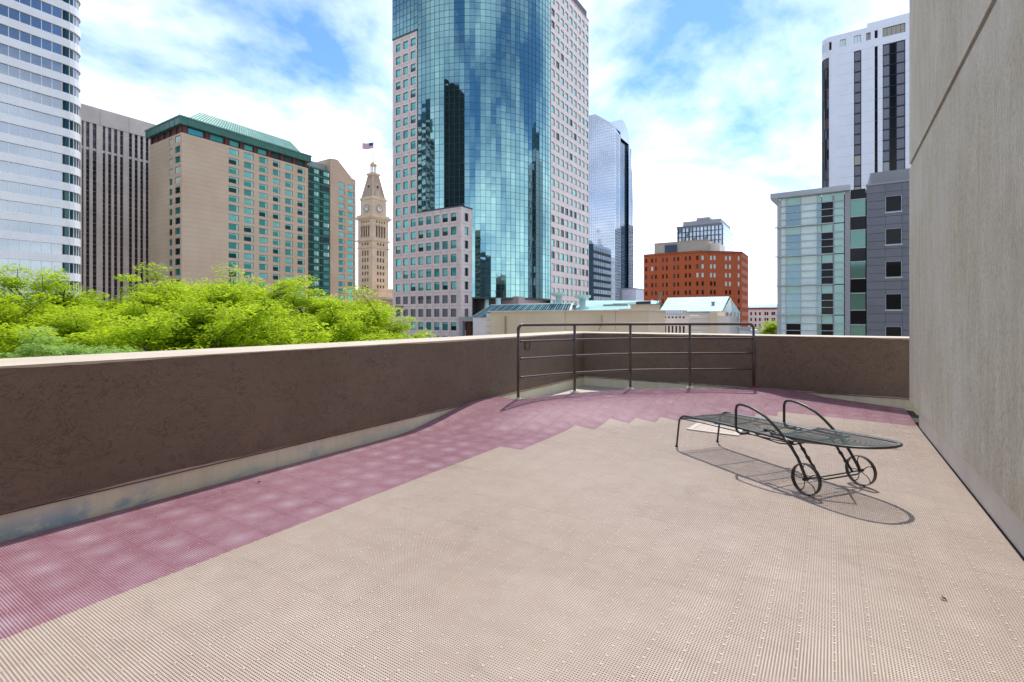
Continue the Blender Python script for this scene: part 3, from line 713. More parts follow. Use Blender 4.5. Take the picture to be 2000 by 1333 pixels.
# ================================================================== DARK TOWER WITH CONCRETE FINS
t = thing('office_tower', 'dark office tower with pale vertical concrete fins behind the tan hotel', 'skyscraper', (-225, 75, GZ))
f = Face(-212, 40, 0, 1)
mb = MB(); f.box(mb, 0, 62, -36, -1.0, GZ, rel(71), 'dark'); mb.obj('building_core', t)
mb = MB(); mbm = MB()
fins = [(60.5, .7), (62.9, .6), (63.95, .7), (65.65, .9), (67.95, 1.7), (70.0, .8), (71.7, .8), (73.45, .8), (75.6, 1.7), (77.85, .8), (79.6, .8), (81.3, .8), (83.4, 1.6), (85.6, .8), (87.3, .8), (89.1, .8), (91, 1.6), (95, .8)]
for (y, w) in fins:
    m_ = MB(); f.box(m_, y-40-w/2, y-40+w/2, -1.0, .15 if w > 1 else 0, GZ, rel(66.4), 'conc'); m_.obj('fin', t)
for a, b in ((40, 50), (50, 59), (59, 68), (68, 76.4), (76.4, 85), (85, 93.5), (93.5, 102)):
    m_ = MB(); f.box(m_, a-40+.04, b-40-.04, -1.2, .3, rel(66.4), rel(72), 'conc'); m_.obj('fascia_panel', t)
z = GZ+2; allf = []
k_ = 0
while z < rel(65):
    gl = 'brz'; top = z+3.6
    louv = rel(56.3) < z+1.8 < rel(58.6)
    f.box(mb, 15, 62, -.9, -.42, z, z+2.5, gl); f.box(mbm, 15, 62, -.88, -.40, z+2.5, z+3.6, 'dark'); f.box(mbm, 15, 62, -.415, -.38, z+1.2, z+1.28, 'conc')
    z += 3.6
f.box(mbm, 15, 62, -.395, -.2, rel(57.2), rel(58.0), 'conc')
o = mb.obj('window_strips', t); o['kind'] = 'stuff'; o = mbm.obj('floor_bands', t); o['kind'] = 'stuff'

# ================================================================== TAN HOTEL WITH GREEN ROOF
t = thing('hotel', 'tan brick hotel with green metal hipped roof and rows of teal windows', 'hotel', (-175, 94, GZ))
fL = Face(-186, 72.7, 1, 0); fR = Face(-164.5, 72.7, 0, 1)
ZE = rel(55.9)
colsL = [(-172.4, -170.5), (-168.7, -165.6+.1)]
colsR = [(86.6, 89.9), (91.6, 94.9), (96.8, 99.8), (101.8, 104.5), (106.4, 109.4), (111.3, 114.2)]
hl = []; hr = []; items = []
rr_ = random.Random(5)
for k_ in range(17):
    zt_ = rel(55.3-3.1*k_)
    for a, b in colsL:
        hl.append((a+186, b+186, zt_-1.95, zt_)); v = rr_.random()
        items.append((fL, (a+b)/2+186, -.22, zt_-1.95, window_mesh(b-a, 1.95, 'tealk', 'frost' if k_ < 5 and v < .8 else 'tealw' if v > .4 else 'tealk', bars=1, depth=.04), b-a, 1.95))  # top rows: bright reflection painted as pale panes
for k_ in range(16):
    zt_ = rel(55.2-3.05*k_)
    for a, b in colsR:
        hr.append((a-72.7, b-72.7, zt_-2.0, zt_)); v = rr_.random()
        pane = 'tealw' if v < .5 else 'tealb' if v < .78 else 'tealk'
        items.append((fR, (a+b)/2-72.7, -.22, zt_-2.0, window_mesh(b-a, 2.0, 'tealk', pane, 'tealb', (0 if v < .3 else .25), side='frostt', depth=.04), b-a, 2.0))
mb = MB(); fL.wall(mb, 0, 21.5, GZ, ZE, hl, 'tanbrick', .32); fR.wall(mb, 0, 43, GZ, ZE, hr, 'tanbrick', .32)
mb.poly([(-164.5, 115.7, GZ), (-186, 115.7, GZ), (-186, 115.7, ZE), (-164.5, 115.7, ZE)], 'tanbrick'); mb.poly([(-186, 115.7, GZ), (-186, 72.7, GZ), (-186, 72.7, ZE), (-186, 115.7, ZE)], 'tanbrick'); mb.obj('wall', t)
mb = MB(); mb.box(-185.6, -164.9, 73.1, 115.3, GZ, ZE-.2, 'dark'); mb.obj('building_core', t)
mb = MB(); mb.box(-185.6, -165.0, 73.2, 115.2, ZE, rel(58.2), 'maroon')
for y in (73.6, 80, 86, 90.8, 95.6, 100.5, 105.2, 110, 114.8): mb.box(-165.0, -164.6, y-.5, y+.5, ZE, rel(58.2), 'maroon')
for x in (-185.2, -181, -177, -173, -169, -165.5): mb.box(x-.4, x+.4, 72.8, 73.2, ZE, rel(58.2), 'maroon')
mb.obj('top_storey', t)
for a, b in ((74.6, 79), (81, 85), (87, 90), (91.8, 94.8), (96.6, 99.6), (101.4, 104.4), (106.2, 109.2), (111, 114)):
    items.append((Face(-164.97, 72.7, 0, 1), (a+b)/2-72.7, .03, ZE+.3, window_mesh(b-a, 1.8, 'tealk', 'tealw' if rr_.random() < .6 else 'tealk', depth=.03), b-a, 1.8))
place_windows(t, items, 290)
mb = MB(); mb.box(-186.9, -163.7, 71.9, 116.5, rel(58.2), rel(60.3), 'copperd')
mb.box(-187.1, -163.5, 71.7, 116.7, rel(60.3), rel(60.7), 'copper'); mb.obj('eave_fascia', t)
mb = MB()
for y in [72+2.45*i for i in range(19)]: mb.box(-163.69, -163.6, y-.06, y+.06, rel(58.3), rel(60.2), 'copper')
for x in [-186.5+3.2*i for i in range(8)]: mb.box(x-.06, x+.06, 71.82, 71.9, rel(58.3), rel(60.2), 'copper')
mb.obj('fascia_ribs', t)['kind'] = 'stuff'
# mansard roof with standing seams
b0 = [(-184.5, 74), (-165.8, 74), (-165.8, 115), (-184.5, 115)]; zt2 = rel(66.6); t0 = [(-178.5, 81.2), (-171.8, 81.2), (-171.8, 113.3), (-178.5, 113.3)]
mb = MB(); zb2 = rel(60.6)
mb.hexa([(x, y, zb2) for x, y in b0]+[(x, y, zt2) for x, y in t0], 'copper'); ro = mb.obj('roof', t); ro['_at'] = [0, 0, 0]
mb = MB()
for i in range(47):
    u = (i+.5)/47; a = (-165.8, 74+41*u); c = (-171.8, 81.2+32.1*u)
    mb.tube([(a[0]+.05, a[1], zb2+.03), (c[0]+.05, c[1], zt2+.03)], .07, 'copperl', 4)
for i in range(12):
    u = (i+.5)/12; mb.tube([(-184.5+18.7*u, 73.95, zb2+.03), (-178.5+6.7*u, 81.15, zt2+.03)], .07, 'copperl', 4)
o = mb.obj('roof_seams', t); o['kind'] = 'stuff'
# green glass link
g = thing('glass_link_building', 'dark green glass building slotted between the tan hotel blocks', 'building', (-170, 120, GZ))
fG = Face(-164.7, 115.75, 0, 1); mb = MB(); mb.box(-186, -165.0, 115.75, 125.4, GZ, rel(57.2), 'copperd'); mb.obj('building_core', g)
items = []
mb = MB()
for i in range(25):
    z = rel(57.2)-.02-i*2.82
    fG.box(mb, 0, 9.6, -.28, -.02, z-.5, z, 'copperd')
    for j in range(7):
        s_ = .1+1.36*j
        if j in (2, 3, 5, 6): continue
        fG.box(mb, s_, s_+1.3, -.28, -.08, z-2.8, z-.52, 'tealk')
    for a, b in ((118.3, 120.4), (122.5, 125.2)):
        v = rr_.random(); items.append((fG, (a+b)/2-115.75, -.06, z-2.4, window_mesh(b-a, 1.7, 'copperd', 'tealb' if v < .55 else 'tealw' if v < .85 else 'tealk', side='frost' if v < .6 else None, depth=.06), b-a, 1.7))
o = mb.obj('curtain_wall', g); o['kind'] = 'stuff'; place_windows(g, items, 60)
mb = MB(); mb.box(-186, -167, 117, 125.3, rel(57.2), rel(60.0), 'greyl'); mb.obj('roof_plant_room', g)
h = thing('hotel_wing', 'narrow tan brick hotel wing with a sloping top beside the clock tower', 'hotel', (-172, 131, GZ))
fT = Face(-164.5, 125.5, 0, 1); items = []; hs = []
for k_ in range(20):
    zt_ = rel(54.1-2.82*k_)
    for a, b in ((129.4, 132.2), (133.8, 136.9)):
        hs.append((a-125.5, b-125.5, zt_-1.9, zt_)); v = rr_.random(); items.append((fT, (a+b)/2-125.5, -.22, zt_-1.9, window_mesh(b-a, 1.9, 'tealk', 'tealw' if v < .5 else 'tealb' if v < .8 else 'tealk', side='frostt', depth=.04), b-a, 1.9))
mb = MB(); fT.wall(mb, 0, 12.3, GZ, rel(56.4), hs, 'tanbrick', .32)
tp = [(125.5, rel(62.3)), (128.8, rel(62.7)), (135.6, rel(57.3)), (135.6, rel(57.0)), (137.8, rel(56.6))]
zq = rel(56.4)
mb.poly([(-164.5, 125.5, zq), (-164.5, 137.8, zq), (-164.5, 137.8, tp[4][1]), (-164.5, 135.6, tp[3][1]), (-164.5, 135.6, tp[2][1]), (-164.5, 128.8, tp[1][1]), (-164.5, 125.5, tp[0][1])], 'tanbrick')
mb.poly([(-186, 125.5, GZ), (-164.5, 125.5, GZ), (-164.5, 125.5, tp[0][1]), (-186, 125.5, tp[0][1])], 'tanbrick')
mb.poly([(-164.5, 137.8, GZ), (-186, 137.8, GZ), (-186, 137.8, tp[4][1]), (-164.5, 137.8, tp[4][1])], 'tanbrick')
for (ya, za), (yb, zb) in zip(tp[:-1], tp[1:]): mb.poly([(-164.5, ya, za), (-164.5, yb, zb), (-186, yb, zb), (-186, ya, za)], 'concd')
mb.obj('wall', h)
mb = MB(); mb.box(-185.8, -164.85, 125.9, 137.4, GZ, zq, 'dark'); mb.obj('building_core', h); place_windows(h, items, 60)

# ================================================================== CLOCK TOWER
ct = thing('clock_tower', 'cream brick clock tower with pyramid roof and gold lantern', 'clock tower', (-203.3, 181.6, GZ))
CX, CY = -203.3, 181.9; 
def sqbox(mb, hw, z0, z1, m): mb.box(CX-hw, CX+hw, CY-hw, CY+hw, rel(z0), rel(z1), m)
HW = 5.5; items = []
fa_ = Face(CX-HW, CY-HW, 1, 0); fb_ = Face(CX+HW, CY-HW, 0, 1)
hol = []
rows = [(32.3, 35.0), (29.0, 31.2), (25.4, 27.4), (22.3, 24.1), (18.8, 20.6), (15.2, 17.2)]
for (za, zb) in rows:
    for c in (3.6, 5.5, 7.4): hol.append((c-.55, c+.55, rel(za), rel(zb)))
for c in (3.6, 5.5, 7.4): hol.append((c-.55, c+.55, rel(37.7), rel(39.0)))
mb = MB()
for f in (fa_, fb_):
    f.wall(mb, 0, 11, GZ, rel(40), hol, 'lime', .5)
    for hh in hol: items.append((f, (hh[0]+hh[1])/2, -.4, hh[2], window_mesh(hh[1]-hh[0], hh[3]-hh[2], 'limed', 'brz', bars=1, depth=.05), 1.1, 2))
    for (za, zb) in rows[:1]:
        for c in (3.6, 5.5, 7.4): f.box(mb, c-.6, c+.6, -.1, .06, rel(zb)+.01, rel(zb)+.35, 'lime')
mb.poly([(CX+HW, CY+HW, GZ), (CX-HW, CY+HW, GZ), (CX-HW, CY+HW, rel(40)), (CX+HW, CY+HW, rel(40))], 'lime'); mb.poly([(CX-HW, CY+HW, GZ), (CX-HW, CY-HW, GZ), (CX-HW, CY-HW, rel(40)), (CX-HW, CY+HW, rel(40))], 'lime')
mb.obj('shaft', ct)
mb = MB(); mb.box(CX-4.8, CX+4.8, CY-4.8, CY+4.8, GZ, rel(51), 'dark'); mb.obj('building_core', ct)
mb = MB(); sqbox(mb, 6.0, 36.3, 36.8, 'lime'); sqbox(mb, 6.3, 39.9, 40.7, 'lime'); mb.obj('string_course', ct)
# arcade storey
hol = []; hs2 = []
for c in (2.9, 4.63, 6.37, 8.1): hol.append((c-.6, c+.6, rel(42.0), rel(47.6)))
for c in (2.9, 4.63, 6.37, 8.1): hol.append((c-.45, c+.45, rel(49.3), rel(50.5)))
mb = MB()
for f in (fa_, fb_):
    f.wall(mb, 0, 11, rel(40.7), rel(51.2), hol, 'lime', .6)
    for c in (2.9, 4.63, 6.37, 8.1):
        for q in range(4):      # arch heads
            a0 = math.pi*q/4; a1 = math.pi*(q+1)/4
            for sg in (1, -1): pass
        f.box(mb, c-.75, c-.5, -.1, .1, rel(47.1), rel(47.8), 'limed'); f.box(mb, c+.5, c+.75, -.1, .1, rel(47.1), rel(47.8), 'limed'); f.box(mb, c-.35, c+.35, -.1, .12, rel(47.75), rel(48.2), 'limed')
    for hh in hol: items.append((f, (hh[0]+hh[1])/2, -.5, hh[2], window_mesh(hh[1]-hh[0], hh[3]-hh[2], 'limed', 'brz', bars=1, depth=.05), 1.1, 4))
mb.poly([(CX+HW, CY+HW, rel(40)), (CX-HW, CY+HW, rel(40)), (CX-HW, CY+HW, rel(51)), (CX+HW, CY+HW, rel(51))], 'lime'); mb.poly([(CX-HW, CY+HW, rel(40)), (CX-HW, CY-HW, rel(40)), (CX-HW, CY-HW, rel(51)), (CX-HW, CY+HW, rel(51))], 'lime')
mb.obj('arcade_storey', ct)
mb = MB(); sqbox(mb, 6.2, 51.2, 51.8, 'lime'); sqbox(mb, 6.7, 51.8, 52.6, 'lime'); sqbox(mb, 5.9, 52.6, 53.6, 'lime'); mb.obj('balcony', ct)
mb = MB(); sqbox(mb, 4.6, 53.6, 61.6, 'lime'); sqbox(mb, 4.95, 61.6, 62.6, 'lime'); mb.obj('clock_storey', ct)
for f_ in (Face(CX-4.6, CY-4.6, 1, 0), Face(CX+4.6, CY-4.6, 0, 1)):
    cf = MB(); c0 = f_.p(4.6, 0, rel(57.1)); K = 24
    def cp(r_, a, n_): return f_.p(4.6+r_*math.cos(a), n_, rel(57.1)+r_*math.sin(a))
    for q in range(K):
        a0, a1 = 2*math.pi*q/K, 2*math.pi*(q+1)/K
        cf.hexa([cp(1.75, a0, .05), cp(1.75, a1, .05), cp(2.1, a1, .05), cp(2.1, a0, .05), cp(1.75, a0, .25), cp(1.75, a1, .25), cp(2.1, a1, .25), cp(2.1, a0, .25)], 'limed')
        cf.poly([cp(0, 0, .1), cp(1.75, a0, .1), cp(1.75, a1, .1)], 'beigel')
    for q in range(12):
        a0 = math.pi*q/6; cf.hexa([cp(1.15, a0-.05, .12), cp(1.15, a0+.05, .12), cp(1.65, a0+.05, .12), cp(1.65, a0-.05, .12), cp(1.15, a0-.05, .2), cp(1.15, a0+.05, .2), cp(1.65, a0+.05, .2), cp(1.65, a0-.05, .2)], 'dark')
    o = cf.obj('clock_face', ct)
    for an, ln in ((R(100), 1.4), (R(35), .95)):
        hn = MB(); hn.hexa([cp(.12, an+1.57, .22), cp(.12, an-1.57, .22), cp(ln, an-.04, .22), cp(ln, an+.04, .22), cp(.12, an+1.57, .28), cp(.12, an-1.57, .28), cp(ln, an-.04, .28), cp(ln, an+.04, .28)], 'dark'); ho = hn.obj('clock_hand', ct)
mb = MB(); hw0, hw1 = 4.25, 1.9
mb.frust(CX, CY, rel(62.6), rel(74.7), hw0*1.414, hw1*1.414, 4, 'limed', math.pi/4)
mb.obj('pyramid_roof', ct)
mb = MB()
for sx_, sy_ in ((1, -1), (1, 1), (-1, -1)): mb.tube([(CX+sx_*hw0, CY+sy_*hw0, rel(62.6)), (CX+sx_*hw1, CY+sy_*hw1, rel(74.7))], .28, 'lime', 5)
for (dx, dy) in ((0, -1), (1, 0)): mb.box(CX+dx*3.2-.35, CX+dx*3.2+.35, CY+dy*3.2-.35, CY+dy*3.2+.35, rel(68), rel(69.2), 'brz')
mb.obj('roof_ribs', ct)
mb = MB(); sqbox(mb, 4.6, 62.6, 63.1, 'lime'); sqbox(mb, 2.2, 74.7, 75.2, 'lime'); sqbox(mb, 2.55, 75.2, 75.9, 'lime'); mb.obj('cornice', ct)
mb = MB()
for q in range(8): a = math.pi/4*q+.39; mb.tube([(CX+1.35*math.cos(a), CY+1.35*math.sin(a), rel(75.9)), (CX+1.35*math.cos(a), CY+1.35*math.sin(a), rel(80.2))], .22, 'lime', 6)
mb.frust(CX, CY, rel(75.9), rel(76.6), 1.6, 1.6, 8, 'lime'); mb.frust(CX, CY, rel(80.2), rel(80.7), 1.8, 1.8, 10, 'lime'); mb.obj('lantern', ct)
mb = MB()
for (za, ra), (zb, rb) in zip(((80.7, 1.6), (81.3, 1.45), (81.8, 1.0), (82.2, .35)), ((81.3, 1.45), (81.8, 1.0), (82.2, .35), (82.8, .1))): mb.frust(CX, CY, rel(za), rel(zb), ra, rb, 12, 'gold')
mb.obj('dome', ct, smooth=True)
place_windows(ct, items, 100)
fp = thing('flagpole', 'thin flagpole on top of the clock tower', 'flagpole', (CX, CY, rel(82.7)))
mb = MB(); mb.tube([(CX, CY, rel(82.7)), (CX, CY, rel(93.4))], .13, 'beigel', 6); mb.obj('pole', fp)
mb = MB(); mb.frust(CX, CY, rel(93.4), rel(93.8), .2, .1, 8, 'gold'); mb.obj('finial', fp)
mb = MB(); dx, dy = -.84, -.54; L = 5.6; Hf = 3.1
for i in range(13):
    for j in range(16):
        def fpnt(u, v):
            w_ = .35*math.sin(u*7)*u; return (CX+dx*(.15+L*u)+dy*w_*-1, CY+dy*(.15+L*u)+dx*w_, rel(92.4)-Hf*v-.35*u+.12*math.sin(u*7+1))
        m_ = 'red' if i % 2 == 0 else 'fwhite'
        if i < 7 and j < 6: m_ = 'fblue'
        mb.poly([fpnt(j/16, (i+1)/13), fpnt((j+1)/16, (i+1)/13), fpnt((j+1)/16, i/13), fpnt(j/16, i/13)], m_)
o = mb.obj('flag', None, smooth=True); o['label'] = 'red, white and blue striped flag flying from the clock tower pole'; o['category'] = 'flag'
# low stone podium below the clock tower
t = thing('podium_building', 'low tan stone block below the clock tower, behind the trees', 'building', (-190, 165, GZ))
mb = MB(); mb.box(-216, -186, 170, 196, GZ, rel(13.5), 'lime'); mb.box(-186, -160, 150, 190, GZ, rel(8), 'limed'); mb.obj('wall', t)
mb = MB(); mb.box(-216.4, -185.6, 169.6, 196.4, rel(13.5), rel(14.6), 'lime'); mb.box(-186, -159.6, 149.6, 190.4, rel(8), rel(9), 'lime'); mb.obj('coping', t)

# ================================================================== GRANITE AND GLASS TOWER (centre)
gt = thing('office_tower', 'pink granite office tower with a huge curved teal mirror glass front', 'skyscraper', (-96, 140, GZ))
YA = 112.0; XB = -76.1; CCX, CCY, CR = -105.7, 141.6, 29.6; XC = -89.0; ZS = 87.3; ZBk = 31.9; ZT = 110.2; GB = 6.2
fS = Face(-116.4, YA, 1, 0); fW = Face(XB, CCY, 0, 1); fC = Face(XC, YA, 0, 1)
colS = [-114.0+3.17*i for i in range(8)]
var = [('tealw', 'tealb', .35), ('tealw', 'tealb', .6), ('tealw', None, 0), ('tealb', None, 0), ('tealk', 'tealb', .45), ('tealw', 'tealb', .2), ('tealw', 'tealb', .85)]
hS = []; hB = []; hC = []; hW = []; items = []; rg = random.Random(9)
def gwin(low):
    if low: return window_mesh(2.05, 2.35, 'winframe', 'navy' if False else 'greyp', None, 0, sill='winframe')
    a, b, c = rg.choice(var); return window_mesh(2.05, 2.35, 'winframe', a, b, c, sill='winframe')
for k_ in range(-5, 22):
    zt_ = rel(6.7+3.94*k_); zb_ = zt_-2.35
    low = k_ in (0, -1)
    nc = 8 if 6.7+3.94*k_ < ZBk else 3
    if k_ <= 20:
        for i in range(nc):
            s_ = colS[i]+116.4; (hS if i < 3 else hB).append((s_-1.02, s_+1.02, zb_, zt_)); items.append((fS, s_, -.3, zb_, gwin(low), 2.05, 2.35))
    if 6.7+3.94*k_ < ZBk:
        hC.append((1.6, 3.3, zb_, zt_)); items.append((fC, 2.45, -.3, zb_, window_mesh(1.7, 2.35, 'winframe', 'greyp' if low else rg.choice(['tealk', 'tealk', 'tealb']), sill='winframe'), 1.7, 2.35))
for k_ in range(-1, 27):
    zt_ = rel(5.95+3.93*k_)
    if zt_ > rel(ZT-1.2): break
    for i in range(9):
        s_ = 1.75+3.32*i; hW.append((s_-1.15, s_+1.15, zt_-2.3, zt_)); v = rg.random()
        items.append((fW, s_, -.25, zt_-2.3, window_mesh(2.3, 2.3, 'winframe', ('mint' if v < .8 else 'tealb' if v < .93 else 'tealk') if k_ > 8 else ('mint' if v < .5 else 'tealb' if v < .7 else 'tealk')), 2.3, 2.3))
mb = MB(); sB = -105.95+116.4
fS.wall(mb, 0, sB, GZ, rel(ZS), hS, 'granite', .4, mr='granjoint'); fS.wall(mb, sB, XC+116.4, GZ, rel(ZBk), hB, 'granite', .4, mr='granjoint'); fC.wall(mb, 0, 5.2, GZ, rel(ZBk), hC, 'granite', .4, mr='granjoint'); fW.wall(mb, 0, 30, GZ, rel(ZT), hW, 'granite', .35, mr='granjoint')
mb.poly([(-116.4, 171, GZ), (-116.4, YA, GZ), (-116.4, YA, rel(ZS)), (-116.4, 171, rel(ZS))], 'granite'); mb.poly([(XB, 171.6, GZ), (-116.4, 171.6, GZ), (-116.4, 171.6, rel(ZT)), (XB, 171.6, rel(ZT))], 'granite')
mb.poly([(sB-116.4, YA, rel(ZBk)), (XC, YA, rel(ZBk)), (XC, 120, rel(ZBk)), (sB-116.4, 120, rel(ZBk))], 'granjoint'); mb.obj('granite_wall', gt)
# stone joints as thin recessed-looking courses
mb = MB()
for k_ in range(-5, 27):
    z = rel(6.7+3.94*k_)+.85
    if z < rel(ZS): fS.box(mb, 0, sB if z > rel(ZBk) else XC+116.4, -.01, .012, z, z+.07, 'granjoint')
    if z < rel(ZT-1): fW.box(mb, 0, 30, -.01, .012, z, z+.07, 'granjoint')
    if z < rel(ZBk): fC.box(mb, 0, 5.2, -.01, .012, z, z+.07, 'granjoint')
for i in range(9):
    s_ = colS[0]+116.4-1.58+3.17*i
    if s_ < XC+116.4: fS.box(mb, s_-.035, s_+.035, -.01, .016, GZ, rel(ZS if i < 4 else ZBk), 'granjoint')
o = mb.obj('stone_joints', gt); o['kind'] = 'stuff'
mb = MB(); fS.box(mb, -.1, sB, -.3, .14, rel(ZS), rel(ZS)+.5, 'mull'); fS.box(mb, sB, XC+116.5, -.5, .14, rel(ZBk), rel(ZBk)+.35, 'mull'); fC.box(mb, -.1, 5.2, -.4, .14, rel(ZBk), rel(ZBk)+.35, 'mull'); fW.box(mb, 0, 30, -.5, .12, rel(ZT), rel(ZT)+.5, 'granjoint'); mb.obj('coping', gt)
# core behind
mb = MB(); mb.box(-116.0, -105.8, YA+.6, 171, GZ, rel(ZS-1), 'dark'); mb.box(-105.8, XC-.6, YA+.6, 120, GZ, rel(ZBk-.3), 'dark')
pts = [(CCX+(CR-.6)*math.sin(R(a)), CCY-(CR-.6)*math.cos(R(a))) for a in range(0, 91, 5)]
mb.prism([(-116.0, YA+.7)]+pts+[(XB-.6, 171), (-116.0, 171)], rel(GB+.3), rel(114), 'dark')
mb.box(-104, -78.5, 126, 171, GZ, rel(GB+.3), 'granjoint'); mb.obj('building_core', gt)
mb = MB(); ptf = [(CCX+(CR+.1)*math.sin(R(a)), CCY-(CR+.1)*math.cos(R(a))) for a in range(0, 91, 3)]
mb.prism([(-105.7, 141)]+ptf, rel(GB-.45), rel(GB), 'mull'); mb.obj('glass_soffit', gt)
for (x, y) in ((-79.7+.5, 117.8), (-72.7-7.5, 126.5), (-84.5, 119.5), (-77.3, 134)):
    mb = MB(); mb.frust(x-2, y+1.5, GZ, rel(GB-.45), .75, .75, 14, 'copperl'); mb.obj('column', gt, smooth=True)
# curved curtain wall
NP = 30; PW = CR*math.pi/2/NP; PH = 1.97; items = []; n_rows = int((ZT+2-GB)/PH)
panes = []
for i in range(NP):
    am = (i+.5)*math.pi/2/NP; c = math.cos(am); s_ = math.sin(am)
    x = CCX+CR*s_; y = CCY-CR*c
    for j in range(n_rows):
        z = rel(GB)+j*PH
        if z+PH < rel(ZBk) and x < XC: continue
        panes.append((x, y, z, am, i, j))
for i in range(7):
    for j in range(int((ZT+2-ZS)/PH)+1):
        z = rel(ZS+.5)+j*PH; panes.append((-105.7-(i+.5)*1.53, YA, z, 0.0, -i-1, j))
pane_me = None
mbp = MB(); mbp.box(-PW/2, PW/2, 0, .06, 0, PH-.02, 'teal'); pane_me = mbp.mesh('pane')
def keyp(p): d = math.hypot(p[0], p[1]); return d+abs(p[2])*.15+abs(p[3]-.75)*14
panes.sort(key=keyp); rb = random.Random(2); big = MB()
for q, (x, y, z, am, i, j) in enumerate(panes):
    r1, r2 = rb.gauss(0, .0035), rb.gauss(0, .0035)
    if q < 295: inst('pane', pane_me, gt, (x, y, z), 0, (r2, 0, am+r1))
    else:
        a = am+r1; tx, ty = math.cos(a), math.sin(a); nx_, ny_ = ty, -tx; h_ = PW/2
        dz = r2*PH
        P4 = [(x-tx*h_, y-ty*h_, z), (x+tx*h_, y+ty*h_, z), (x+tx*h_-nx_*-dz, y+ty*h_-ny_*-dz, z+PH-.02), (x-tx*h_-nx_*-dz, y-ty*h_-ny_*-dz, z+PH-.02)]
        big.poly(P4, 'teal')
o = big.obj('upper_panes', gt); o['kind'] = 'stuff'
mb = MB()
for i in range(NP+1):
    a = i*math.pi/2/NP; x = CCX+CR*math.sin(a); y = CCY-CR*math.cos(a); f = Face(x, y, math.cos(a), math.sin(a)); z0 = rel(ZBk) if x < XC-.5 else rel(GB)
    f.box(mb, -.035, .035, -.05, .09, z0, rel(ZT+2), 'mull')
for j in range(n_rows+1):
    z = rel(GB)+j*PH
    for i in range(NP):
        a0, a1 = i*math.pi/2/NP, (i+1)*math.pi/2/NP; xa, ya, xb, yb = CCX+CR*math.sin(a0), CCY-CR*math.cos(a0), CCX+CR*math.sin(a1), CCY-CR*math.cos(a1)
        if z < rel(ZBk) and xa < XC-.5: continue
        f = Face(xa, ya, xb-xa, yb-ya); f.box(mb, 0, math.hypot(xb-xa, yb-ya), -.06, .06, z-.035, z+.035, 'mull')
fU = Face(-116.4, YA, 1, 0)
for i in range(8): fU.box(mb, i*1.53-.035, i*1.53+.035, -.05, .08, rel(ZS+.5), rel(ZT+2), 'mull')
for j in range(14): fU.box(mb, 0, 10.7, -.05, .06, rel(ZS+.5)+j*PH-.04, rel(ZS+.5)+j*PH+.03, 'mull')
o = mb.obj('mullions', gt); o['kind'] = 'stuff'
items = []
for k_ in range(-5, 21):
    zt_ = rel(6.7+3.94*k_); zb_ = zt_-2.35; low = k_ in (0, -1); nc = 8 if 6.7+3.94*k_ < ZBk else 3
    for i in range(nc): items.append((fS, colS[i]+116.4, -.3, zb_, gwin(low), 2.05, 2.35))
    if nc == 8: items.append((fC, 2.45, -.3, zb_, window_mesh(1.7, 2.35, 'winframe', 'greyp' if low else rg.choice(['tealk', 'tealk', 'tealb']), sill='winframe'), 1.7, 2.35))
for k_ in range(-1, 27):
    zt_ = rel(5.95+3.93*k_)
    if zt_ > rel(ZT-1.2): break
    for i in range(9):
        v = rg.random(); items.append((fW, 1.75+3.32*i, -.25, zt_-2.3, window_mesh(2.3, 2.3, 'winframe', ('mint' if v < .8 else 'tealb' if v < .93 else 'tealk') if k_ > 8 else ('mint' if v < .5 else 'tealb' if v < .7 else 'tealk')), 2.3, 2.3))
place_windows(gt, items, 295)
# name sign on the granite
tcv = bpy.data.curves.new('sign', 'FONT'); tcv.body = 'Qwest'; tcv.size = 1.35; tcv.extrude = .04
to = bpy.data.objects.new('sign_tmp', tcv); COL.objects.link(to)
dg = bpy.context.evaluated_depsgraph_get(); me = bpy.data.meshes.new_from_object(to.evaluated_get(dg)); bpy.data.objects.remove(to)
me.materials.clear(); me.materials.append(M['dark'])
o = bpy.data.objects.new('sign_lettering', me); COL.objects.link(o); o.parent = gt; o.location = Vector((-115.2, YA-.12, rel(3.15)))-Vector(gt['_at']); o.rotation_euler = (R(90), 0, 0)
# entrance canopy
ca = thing('entrance_pavilion', 'grey flat canopy over a dark glass entrance beside the granite tower', 'entrance', (-80, 100, GZ))
mb = MB(); mb.box(-85.0, -70.6, 106, 112.6, rel(-.75), rel(.4), 'greyl'); mb.box(-85.0, -83.8, 106, 107.2, GZ, rel(-.75), 'greyl'); mb.obj('canopy', ca)
mb = MB(); mb.box(-83.7, -82.0, 107.3, 107.8, GZ, rel(-.8), 'door'); mb.obj('door_panel', ca)
for i in range(4):
    mb = MB(); x = -81.9+2.6*i; mb.box(x, x+2.4, 107.6, 107.7, GZ, rel(-.8), 'tealk'); mb.box(x+2.4, x+2.55, 107.4, 107.7, GZ, rel(-.8), 'mull'); mb.obj('glass_panel', ca)
# sloping skylight
sk = thing('skylight', 'long sloping glass skylight with dark ribs under the curved tower', 'skylight', (-65, 104, GZ))
A, B, C, D = (-77.5, 102, rel(.3)), (-50.5, 102, rel(.3)), (-52.1, 108, rel(3.5)), (-75.8, 108, rel(3.45))
mb = MB(); mb.poly([A, B, C, D], 'skyd'); mb.poly([B, (-50.5, 110, rel(.3)), C], 'beigel'); mb.box(-77.4, -50.6, 102.2, 110, GZ, rel(.2), 'beigel'); mb.obj('glazing', sk)
mb = MB()
for i in range(37):
    u = i/36; a = Vector(A).lerp(Vector(B), u); b = Vector(D).lerp(Vector(C), u); mb.tube([a+Vector((0, 0, .04)), b+Vector((0, 0, .04))], .045 if i % 3 else .09, 'frostt', 4)
o = mb.obj('glazing_bars', sk); o['kind'] = 'stuff'
mb = MB(); mb.tube([B, C], .3, 'beigel', 4); mb.tube([D, C], .18, 'copperl', 4); mb.obj('edge_trim', sk)
